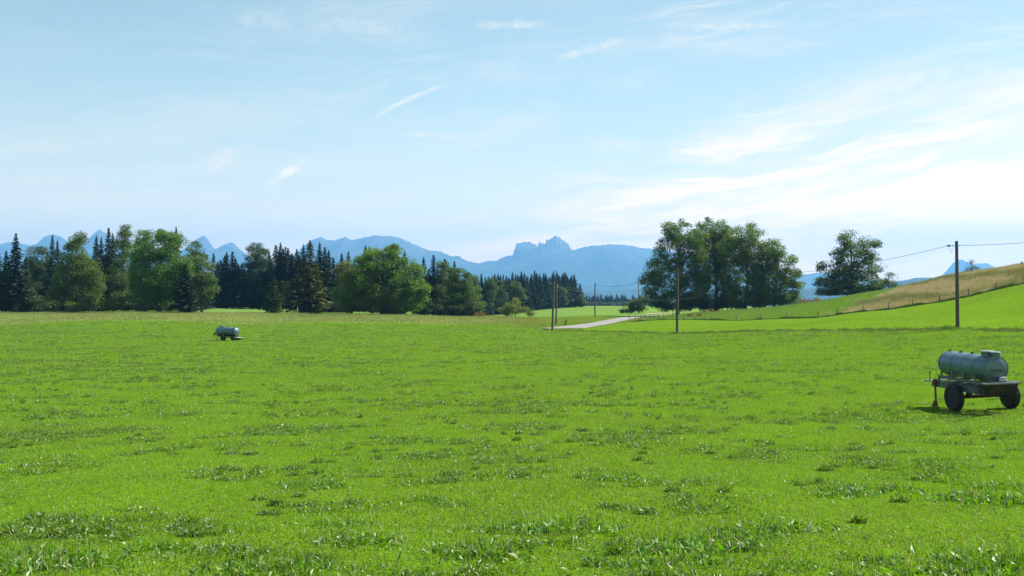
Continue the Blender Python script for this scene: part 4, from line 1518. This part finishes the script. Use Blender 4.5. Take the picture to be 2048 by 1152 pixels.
PA, tA = pole(1915, 81, 1913.5, 482, .155, 'tallest wooden power pole at the right, on the field edge below the dry slope')
PB, tB = pole(1354, 108, 1355.5, 535, .15, 'wooden power pole standing in front of the big tree group')
PC, tC = pole(1190, 230, 1190, 566, .16, 'dark power pole on the far side of the road, alone in front of the mountains')
PD, tD = pole(1104.5, 143, 1108, 562, .17, 'dark power pole leaning slightly right at the near end of the road')
PE, tE = pole(1112, 177, 1114, 570, .16, 'greyer power pole close behind the leaning one, with a pale bracket at its top')
PF, tF = pole(1277, 290, 1277, 569, .14, 'slim dark power pole behind the road bend beside the grey green bushes')
PG, tG = pole(1421, 246, 1421.5, 588, .13, 'short grey pole behind the ridge under the big tree group')
PH, tH = pole(1508, 244, 1508.5, 586, .12, 'short thin pole in the shade at the right part of the big tree group')
# dead-end clamp and loop of wire on the tallest pole
m = MB()
c = tA - Vector((.62, 0, .02))
m.tube([c - Vector((.34, 0, .06)), c - Vector((.05, 0, .0)), c + Vector((.02, 0, .03))], [.02, .10, .06], 8)
m.build('clamp', M_DARKM, PA).location = -PA.location
m = MB()
m.tube([c + Vector((.0, 0, 0)), c + Vector((.05, 0, -.45)), c + Vector((.14, 0, -.72)), c + Vector((.22, 0, -.45)), c + Vector((.32, 0, 0)), c + Vector((.5, 0, .02))], .012, 6)
m.build('wire_loop', M_WIRE, PA).location = -PA.location


def wire(a, b, sag, label, r=.018):
    mb = MB()
    pts = []
    o = (a + b) / 2
    for i in range(29):
        t = i / 28
        p = a.lerp(b, t) - o
        p.z -= sag * 4 * t * (1 - t)
        pts.append(p)
    mb.tube(pts, r, 5)
    w = mb.build('overhead_wire', M_WIRE)
    w.location = o
    tag(w, label, 'wire', 'overhead wires')


wire(tA - Vector((.9, 0, .05)), tB + Vector((.3, 0, 0)), 1.35, 'overhead wire from the tallest right pole to the pole before the big tree group')
wire(tA + Vector((.2, 0, 0)), at(2300, 452, 66), .35, 'overhead wire leaving the tallest right pole towards the right edge')
wire(tB, tC, 1.1, 'overhead wire crossing before the mountains from the big tree group to the lone pole', .028)
wire(tC, tD, .9, 'overhead wire between the lone pole beyond the road and the leaning pole', .022)
wire(tE, tG, 1.9, 'sagging thin wire from the greyer pole across to the short grey pole', .026)
wire(tG, tH, .5, 'thin wire between the two short poles under the big tree group', .02)
wire(tH, on_ground(1600, 246) + Vector((0, 0, 1.5)), .2, 'thin wire running down to the right behind the big tree group', .02)
m = MB()
m.tube([(0, 0, 0), (.12, .0, .75)], [.05, .07], 8)
b_ = m.build('pale_bracket', M_WHITE, PE)
b_.location = (tE - PE.location) + Vector((.05, 0, -.35))


# ------------------------------------------------------------------ fence posts and rails
def post(px, D, top_py, label, w=.13, lean=0.0, group='fence posts along the foot of the slope', name='fence_post', mat=None):
    b = on_ground(px, D)
    h = max(.9, (HORIZON - top_py) / F_PX * D - b.z)
    h = min(h, 1.7)
    mb = MB()
    rr = random.uniform(.85, 1.15)
    mb.tube([(0, 0, -.2), (lean * .2, 0, h * .5), (lean * .5 + .01, 0, h * .96), (lean * .5, 0, h)], [w * .55 * rr, w * .5 * rr, w * .48 * rr, w * .3 * rr], 7)
    o = mb.build(name, mat or M_POST, None, True)
    o.location = b
    o.rotation_euler = (0, 0, random.uniform(0, 1))
    tag(o, label, 'fence post', group)


fp = [(1317, 627, 'near the road bend, just below the rail'), (1368, 629, 'just right of the pole before the big tree group'), (1423, 632, 'thin and reddish, below the left part of the big tree group'),
      (1473, 628, 'leaning slightly, with a dark grass tuft at its foot'), (1521, 628, 'below the right part of the big tree group'),
      (1573, 625, 'below the lower tree at the end of the big group'), (1635, 623, 'below the left edge of the single broad tree'), (1674, 617, 'where the dry brown grass begins'),
      (1726, 611, 'below the middle of the single broad tree'), (1777, 604, 'below the small leafy tree leaning right'), (1825, 599, 'in the middle of the brown slope'),
      (1879, 590, 'just left of the tallest power pole'), (1937, 577, 'just right of the tallest power pole'), (1992, 565, 'between the tallest power pole and the right edge'), (2046, 552, 'at the right edge of the view')]
for px, ty, where in fp:
    post(px, float(lerp_line(FENCE, np.array([px]))[0]) + .2, ty, 'fence post ' + where, w=.10 if px == 1423 else .17, lean=random.uniform(-.12, .12))
post(2044, 172, 533, 'short dark post high on the brown slope at the right edge', w=.22)
rb = [(1258, 190, 629, 'at the left end of the road fence'), (1270, 192, 626, 'pale, second from the left in the road fence'), (1280, 196, 629, 'slanting, third in the road fence'),
      (1289, 200, 627, 'where the rail of the road fence starts'), (1300, 204, 627, 'under the left part of the rail'), (1309, 209, 626, 'under the middle of the rail'),
      (1327, 214, 625, 'under the right part of the rail'), (1336, 218, 624, 'pale, near the right end of the rail'), (1348, 222, 624, 'at the right end of the rail')]
rail_pts = []
for i, (px, D, ty, where) in enumerate(rb):
    post(px, D, ty, 'small fence post ' + where, w=.14, lean=.45 if i == 2 else random.uniform(-.08, .08), group='posts of the fence by the road')
    if i >= 3:
        p = on_ground(px, D)
        rail_pts.append(at(px, np.interp(px, [1289, 1348], [628.5, 625.3]), D) + Vector((0, -.12, 0)))
mb = MB()
o_ = rail_pts[0].copy()
mb.tube([p - o_ for p in rail_pts], .085, 6)
r_ = mb.build('fence_rail', M_RAIL, None, True)
r_.location = o_
tag(r_, 'pale brown wooden rail fixed along the small posts by the road', 'fence rail')
# white marker post before the left wood, a thin stake pair, and the dark forked stake
post(595, 217, 611, 'pale marker post at the foot of the shaggy olive brown spruce', w=.16, group='marker posts', name='marker_post', mat=M_PORC)
post(1126, 172, 636, 'thin grey stake left of the dark forked stake', w=.07, group='thin stakes', name='stake')
post(1133.5, 172, 636, 'thin grey stake right of the dark forked stake', w=.05, group='thin stakes', name='stake')
fs = on_ground(1131, 172)
mb = MB()
mb.tube([(0, 0, -.1), (0, 0, .65), (-.12, 0, .95)], [.09, .11, .05], 8)
mb.tube([(0, 0, .6), (.16, 0, .9), (.3, 0, 1.15)], [.10, .07, .04], 8)
mb.tube([(-.14, 0, .82), (.1, 0, .78)], [.05, .1], 6)
f_ = mb.build('forked_stake', M_DARKM, None, True)
f_.location = fs
tag(f_, 'dark forked stake like a letter Y in the grass beside the road', 'stake')

# weathered timber pile under the grey green tree
tp = on_ground(384, 222)
root = empty('timber_pile', tp)
tag(root, 'heap of weathered reddish grey timber under the low boughs beside the sunlit strip', 'timber pile')
rr = random.Random(3)
for i in range(9):
    mb = MB()
    lx = rr.uniform(-.5, .5)
    mb.tube([(lx * 1.3, rr.uniform(-.4, .4), 0), (lx * .3 + rr.uniform(-.1, .1), rr.uniform(-.15, .15), rr.uniform(1.4, 2.4))], [.13, .09], 7)
    mb.build('pole_log', M_HAY, root, True)

# dry dock stalks at the ridge under the trees
for px, D, lab in ((1408, 232, 'clump of rusty brown dock stalks left of the short grey pole'), (1424, 233, 'clump of rusty brown dock stalks right of the short grey pole'),
                   (1380, 200, 'small clump of brown stalks just right of the pole before the big trees'), (1397, 198, 'larger reddish clump of stalks in the rough grass behind the fence')):
    b = on_ground(px, D)
    rng = np.random.default_rng(px)
    n = 60
    X, Y = b.x + rng.normal(0, .35, n), b.y + rng.normal(0, .25, n)
    V, Fc, C = blades(X, Y, rng.uniform(.4, 1.1, n), np.full(n, .07), vary((0.20, 0.10, 0.05), n, rng, .2), rng, .25, 2)
    V = V - np.array(b)
    o = np_mesh('dock_plant', V, Fc, M_DRY, attrs={'col': C})
    o.location = b
    tag(o, lab, 'plant', 'dry dock plants')


# ------------------------------------------------------------------ water trailers
def rot_y_to(axis):
    """matrix that turns the lathe axis Z onto the given axis"""
    return Vector((0, 0, 1)).rotation_difference(Vector(axis)).to_matrix().to_4x4()


def wheel(root, pos, rad, wid, outer):
    """a tyre on a rim; axle along local X, outer face towards outer (+1/-1)"""
    M = Matrix.Translation(pos) @ rot_y_to((outer, 0, 0))

    hub = MB()
    hub.lathe([(.0, wid * .30), (.05, wid * .30), (.075, wid * .24), (.08, wid * .05), (.0, wid * .05)], 20, M)
    for i in range(6):
        a = i * math.pi / 3
        hub.lathe([(.0, wid * .18), (.014, wid * .18), (.014, wid * .08), (0, wid * .08)], 8, M @ Matrix.Translation((math.cos(a) * .105, math.sin(a) * .105, 0)))
    w = hub.build('wheel', M_RUST, root, True)
    t = MB()
    h = wid / 2
    ri = rad * .60
    t.lathe([(ri, -h * .72), (ri + .02, -h * .9), (rad * .82, -h), (rad * .95, -h * .86), (rad, -h * .62), (rad, h * .62), (rad * .95, h * .86), (rad * .82, h), (ri + .02, h * .9), (ri, h * .72)], 40, M)
    for i in range(34):
        a = i * 2 * math.pi / 34
        for s in (-1, 1):
            t.box((0, 0, s * h * .36), (.014, .028, h * .52), M @ Matrix.Rotation(a + s * .05, 4, 'Z') @ Matrix.Translation((rad * 1.003, 0, 0)))
    t.build('tyre', M_TYRE, w, True)
    r = MB()
    r.lathe([(ri, -h * .70), (ri, h * .70), (ri * .93, h * .74), (ri * .88, h * .35), (ri * .55, h * .10), (.06, h * .16)], 36, M)
    r.build('rim', M_RIM, w, True)
    return w


def near_trailer():
    tD = 26.1
    b = Vector((13.83, tD, 0))
    zl = g1(12.98, 26.02)
    zr = g1(14.67, 26.2)
    b.z = (zl + zr) / 2
    root = empty('water_trailer', b)
    root.rotation_euler = (0, -math.atan2(zl - zr, 1.7), R(180 + 4.0))
    tag(root, 'grey metal water tank trailer with black wheels in the grass at the right edge', 'trailer')
    XO, ZC, RT, L0, L1 = .22, 1.37, .365, -1.29, 1.08
    # tank
    prof = [(0, L0 - .05), (.18, L0 - .045), (RT * .88, L0 - .02), (RT * .985, L0 + .015), (RT, L0 + .05), (RT, L1 - .05), (RT * .985, L1 - .015), (RT * .88, L1 + .02), (.18, L1 + .045), (0, L1 + .05)]
    Mt = Matrix.Translation((XO, 0, ZC)) @ rot_y_to((0, 1, 0))
    mb = MB()
    mb.lathe(prof, 56, Mt)
    tank = mb.build('tank', M_GALV, root, True)
    for yy in (L0 + .10, L0 + .68, L0 + 1.26, L0 + 1.84):
        mb = MB()
        mb.lathe([(RT + .002, yy - .014), (RT + .006, yy - .014), (RT + .006, yy + .014), (RT + .002, yy + .014)], 56, Mt)
        mb.box((XO, yy, ZC + RT + .035), (.05, .06, .06))
        mb.build('strap', M_BEAM, tank, True)
        mb = MB()
        mb.box((XO + RT * .86, yy + .02, ZC - RT * .74), (.03, .06, .20), None)
        mb.build('saddle', M_GALV2, root)
        mb = MB()
        mb.box((XO - RT * .86, yy + .02, ZC - RT * .74), (.03, .06, .20), None)
        mb.build('saddle', M_GALV2, root)
    mb = MB()
    mb.lathe([(RT * .965, L1 + .012), (RT * .995, L1 + .012), (RT * .995, L1 - .02), (RT * .965, L1 - .02)], 56, Mt)
    mb.build('end_rim', M_BEAM, tank, True)
    # filler neck and the two lids
    mb = MB()
    mb.lathe([(.165, 0), (.165, .13), (.0, .13)], 30, Matrix.Translation((XO, L1 - .36, ZC + RT - .035)))
    mb.lathe([(.12, 0), (.12, .13), (.0, .13)], 26, Matrix.Translation((XO - .06, L1 - .08, ZC + RT - .05)))
    mb.build('filler_neck', M_GALV, tank, True)
    for (yy, rr_, zz, xo) in ((L1 - .36, .195, .10, 0), (L1 - .08, .145, .085, -.06)):
        mb = MB()
        mb.lathe([(.0, 0), (rr_, 0), (rr_ + .004, .012), (rr_ * .95, .03), (rr_ * .5, .042), (0, .045)], 32, Matrix.Translation((XO + xo, yy, ZC + RT + zz)))
        mb.build('lid', M_GALV2, tank, True)
    # drain valve and handle bar on the end
    mb = MB()
    mb.box((XO - .12, L1 + .10, ZC - RT + .09), (.20, .10, .11), None, .03)
    mb.build('valve_box', M_WHITE, tank)
    mb = MB()
    mb.tube([(XO + .18, L1 + .065, ZC - .03), (XO - .2, L1 + .065, ZC - .03)], .012, 8)
    mb.tube([(XO + .18, L1 + .03, ZC - .03), (XO + .18, L1 + .07, ZC - .03)], .010, 6)
    mb.tube([(XO - .2, L1 + .03, ZC - .03), (XO - .2, L1 + .07, ZC - .03)], .010, 6)
    mb.build('end_handle', M_DARKM, tank)
    # cradle rails under the tank
    mb = MB()
    for sx in (-1, 1):
        mb.box((XO + sx * .33, -.03, ZC - RT - .035), (.07, 2.4, .085), None)
    for yy in (-1.15, -.4, .45, 1.05):
        mb.box((XO, yy, ZC - RT - .038), (.586, .07, .06), None)
    mb.build('cradle', M_BEAM, root)
    # chassis beams, cross members
    mb = MB()
    for X in (.66, -.30):
        mb.box((X, -.02, .755), (.05, 2.4, .15), None)
        mb.box((X, -.02, .835), (.10, 2.4, .012), None)
        mb.box((X, -.02, .675), (.10, 2.4, .012), None)
    for yy in (-1.17, -.6, .0, .8):
        mb.box((.18, yy, .76), (.906, .07, .11), None)
    for yy in (-1.2, .0, .7):
        mb.box((.60, yy, .875), (.06, .07, .07), None)
        mb.box((-.18, yy, .875), (.06, .07, .07), None)
    mb.build('chassis', M_BEAM, root)
    # drawbar end: cross plate and angled arm reaching left
    mb = MB()
    mb.box((.30, -1.31, .845), (1.1, .16, .03), None)
    mb.box((.725, -1.26, .74), (.06, .22, .15), None)
    mb.box((.92, -1.34, .845), (.14, .09, .04), None)
    mb.build('end_plate', M_GALV2, root)
    mb = MB()
    mb.tube([(.80, -1.36, .85), (.80, -1.36, 1.15)], .014, 8)
    mb.build('upright_rod', M_DARKM, root)
    mb = MB()
    mb.tube([(.62, -1.2, 1.02), (.62, -1.2, .80)], .012, 8)
    mb.build('side_rod', M_DARKM, root)
    # jockey stand
    mb = MB()
    mb.tube([(.745, -1.18, .80), (.745, -1.18, .14)], [.032, .028], 10)
    mb.box((.745, -1.18, .74), (.09, .09, .16), None)
    jk = mb.build('stand', M_RUST, root, True)
    mb = MB()
    vs = [(-.10, -.05, .0), (.06, -.05, .0), (.03, -.05, .20), (-.03, -.05, .17), (-.10, .05, .0), (.06, .05, .0), (.03, .05, .20), (-.03, .05, .17)]
    fs_ = [(0, 1, 2, 3), (7, 6, 5, 4), (0, 4, 5, 1), (1, 5, 6, 2), (2, 6, 7, 3), (3, 7, 4, 0)]
    mb.add(vs, fs_, Matrix.Translation((.765, -1.18, -.02)) @ Matrix.Rotation(math.pi, 4, 'Z'))
    mb.build('stand_foot', M_RUST, jk)
    # tray at the near end
    x0, x1, y0, y1, z0, z1 = -.12, .80, 1.12, 1.54, .70, 1.0
    mb = MB()
    mb.box(((x0 + x1) / 2, (y0 + y1) / 2, z0 + .02), (x1 - x0, y1 - y0, .025), None)
    th = .02
    mb.add([(x0 + .06, y1 - .05, z0), (x1 - .02, y1 - .05, z0), (x1, y1, z1), (x0, y1, z1), (x0 + .06, y1 - .05 - th, z0), (x1 - .02, y1 - .05 - th, z0), (x1, y1 - th, z1), (x0, y1 - th, z1)],
           [(0, 3, 2, 1), (4, 5, 6, 7), (0, 1, 5, 4), (3, 7, 6, 2), (0, 4, 7, 3), (1, 2, 6, 5)])
    mb.box((x1 - .012, (y0 + y1) / 2 - .02, (z0 + z1) / 2 - .003), (.022, y1 - y0 - .06, z1 - z0 - .02), None)
    mb.box((x0 + .012, (y0 + y1) / 2 - .02, (z0 + z1) / 2 + .01), (.022, y1 - y0 - .06, z1 - z0 - .04), None)
    tray = mb.build('tray', M_DARKM, root)
    mb = MB()
    for (c_, d_) in ((((x0 + x1) / 2, y1 + .005, z1 + .02), (x1 - x0 + .12, .07, .045)), (((x0 + x1) / 2, y0 + .03, z1 + .021), (x1 - x0 - .10, .05, .04)),
                     ((x0 - .01, (y0 + y1) / 2, z1 + .019), (.06, y1 - y0 - .075, .04)), ((x1 + .01, (y0 + y1) / 2, z1 + .019), (.06, y1 - y0 - .075, .04)), ((.0, (y0 + y1) / 2, z1 + .015), (.04, y1 - y0 - .105, .03))):
        mb.box(c_, d_, None)
    mb.build('tray_rim', M_GALV2, tray)
    # axle, springs, brackets
    mb = MB()
    mb.box((0, 0, .395), (1.44, .085, .085), None)
    mb.tube([(-.78, 0, .395), (.78, 0, .395)], .03, 10)
    mb.build('axle', M_DARKM, root)
    for X in (.62, -.30):
        mb = MB()
        for q in range(4):
            ln = .42 - q * .08
            pts = [(X, -ln, .50 + (ln ** 2) * .35 - q * .014), (X, -ln / 2, .455 + q * .0 - q * .014 + .02), (X, 0, .450 - q * .014), (X, ln / 2, .475 - q * .014), (X, ln, .50 + (ln ** 2) * .35 - q * .014)]
            for i in range(4):
                a, c2 = Vector(pts[i]), Vector(pts[i + 1])
                mid = (a + c2) / 2
                d = c2 - a
                ang = math.atan2(d.z, d.y)
                mb.box((0, 0, 0), (.055, d.length, .011), Matrix.Translation(mid) @ Matrix.Rotation(ang, 4, 'X'))
        mb.box((X, -.42, .56), (.05, .04, .05), None)
        mb.box((X, .42, .56), (.05, .04, .05), None)
        mb.build('leaf_spring', M_DARKM, root)
    mb = MB()
    mb.box((.40, .02, .50), (.10, .16, .14), None)
    mb.tube([(.18, .0, .42), (.14, .0, .60)], .02, 8)
    mb.build('axle_bracket', M_DARKM, root)
    for ch in root.children:                       # the bed sits low over the axle
        if ch.name.split('.')[0] not in ('axle', 'leaf_spring', 'axle_bracket', 'stand'):
            ch.location.z = -.085
    wheel(root, (.85, 0, .392), .395, .215, 1)
    wheel(root, (-.85, 0, .392), .395, .215, -1)
    return root


near_trailer()


def far_trailer():
    D = 97.0
    b = on_ground(458.5, D)
    ang = -28
    root = empty('slurry_trailer', b, R(ang))
    tag(root, 'small grey round ended tank trailer standing far off in the left field', 'trailer')
    # local X runs along the tank, to the right in view; -Y faces the viewer
    RT, L0, L1, ZC = .46, -1.62, 1.12, 1.00
    Mt = Matrix.Translation((0, 0, ZC)) @ rot_y_to((1, 0, 0))
    prof = [(0, L0 - .14), (.15, L0 - .13), (.30, L0 - .07), (.41, L0 + .02), (RT, L0 + .14), (RT, L1 - .14), (.41, L1 - .02), (.30, L1 + .07), (.15, L1 + .13), (0, L1 + .14)]
    mb = MB()
    mb.lathe(prof, 40, Mt)
    tank = mb.build('tank', M_GALV, root, True)
    mb = MB()
    mb.lathe([(RT + .004, L1 - .20), (RT + .025, L1 - .20), (RT + .025, L1 - .13), (RT + .004, L1 - .13)], 40, Mt)
    mb.lathe([(RT + .004, -.28), (RT + .015, -.28), (RT + .015, -.24), (RT + .004, -.24)], 40, Mt)
    mb.box((-.26, 0, ZC + RT + .04), (.08, .08, .08), None)
    mb.build('strap', M_DARKM, tank, True)
    mb = MB()
    mb.lathe([(.20, 0), (.20, .12), (.23, .13), (.23, .16), (.1, .20), (0, .20)], 26, Matrix.Translation((-.98, 0, ZC + RT - .04)))
    mb.build('hatch', M_GALV2, tank, True)
    mb = MB()
    mb.tube([(-1.45, 0, ZC + RT - .1), (-1.42, 0, ZC + RT + .14), (-1.2, 0, ZC + RT + .10)], .035, 8)
    mb.tube([(-1.72, 0, ZC + .28), (-1.80, 0, ZC + .40), (-1.70, 0, ZC + .5)], .05, 8)
    mb.build('pump_pipe', M_DARKM, tank, True)
    # drawbar triangle on the left
    mb = MB()
    for s in (-1, 1):
        mb.tube([(-1.66, s * .12, ZC + .22), (-2.30, s * .04, .62)], .035, 8)
        mb.tube([(-1.2, s * .3, .56), (-2.32, s * .04, .60)], .045, 8)
    mb.tube([(-2.28, 0, .61), (-2.46, 0, .60)], .05, 8)
    mb.build('drawbar', M_DARKM, root)
    mb = MB()
    mb.tube([(-1.66, -.1, .66), (-1.66, -.1, .10)], .035, 8)
    mb.tube([(-1.66, -.1, .14), (-1.86, -.1, .02)], .05, 8)
    mb.build('stand', M_RUST, root)
    mb = MB()
    mb.box((-.1, 0, .50), (2.5, .62, .09), None)
    mb.box((-.15, 0, .36), (.09, 1.1, .09), None)
    mb.box((-.75, -.15, .44), (.10, .08, .14), None)
    mb.build('chassis', M_DARKM, root)
    w = wheel(root, (0, 0, 0), .33, .3, 1)
    # the wheel helper spins about X; this trailer's axle runs along Y
    w.rotation_euler = (0, 0, R(-90))
    w.location = (-.15, -.72, .33)
    w = wheel(root, (0, 0, 0), .33, .3, 1)
    w.rotation_euler = (0, 0, R(90))
    w.location = (-.15, .72, .33)
    mb = MB()
    mb.box((1.30, -.05, .22), (.92, .46, .24), None, .04)
    bx = mb.build('drinking_trough', M_DARKM, root)
    mb = MB()
    mb.box((1.30, -.05, .36), (.96, .50, .035), None, .04)
    mb.build('trough_rim', M_WHITE, bx)


far_trailer()

# ------------------------------------------------------------------ haze
def haze():
    x0, x1, y0, y1, z0, z1 = -30000, 30000, -3600, 15400, -420, 1010
    mb = MB()
    mb.box(((x0 + x1) / 2, (y0 + y1) / 2, (z0 + z1) / 2), (x1 - x0, y1 - y0, z1 - z0))
    m = bpy.data.materials.new('haze')
    m.use_nodes = True
    k = NT(m.node_tree)
    out = k.node('ShaderNodeOutputMaterial')
    v = k.node('ShaderNodeVolumePrincipled')
    v.inputs['Color'].default_value = (0.20, 0.50, 1.0, 1)
    v.inputs['Density'].default_value = HAZE
    v.inputs['Anisotropy'].default_value = 0.2
    k.t.links.new(v.outputs[0], out.inputs['Volume'])
    o = mb.build('haze', m)
    tag(o, 'pale blue air between the viewer and the mountains', 'haze', kind='stuff')


HAZE = 0.000085
haze()
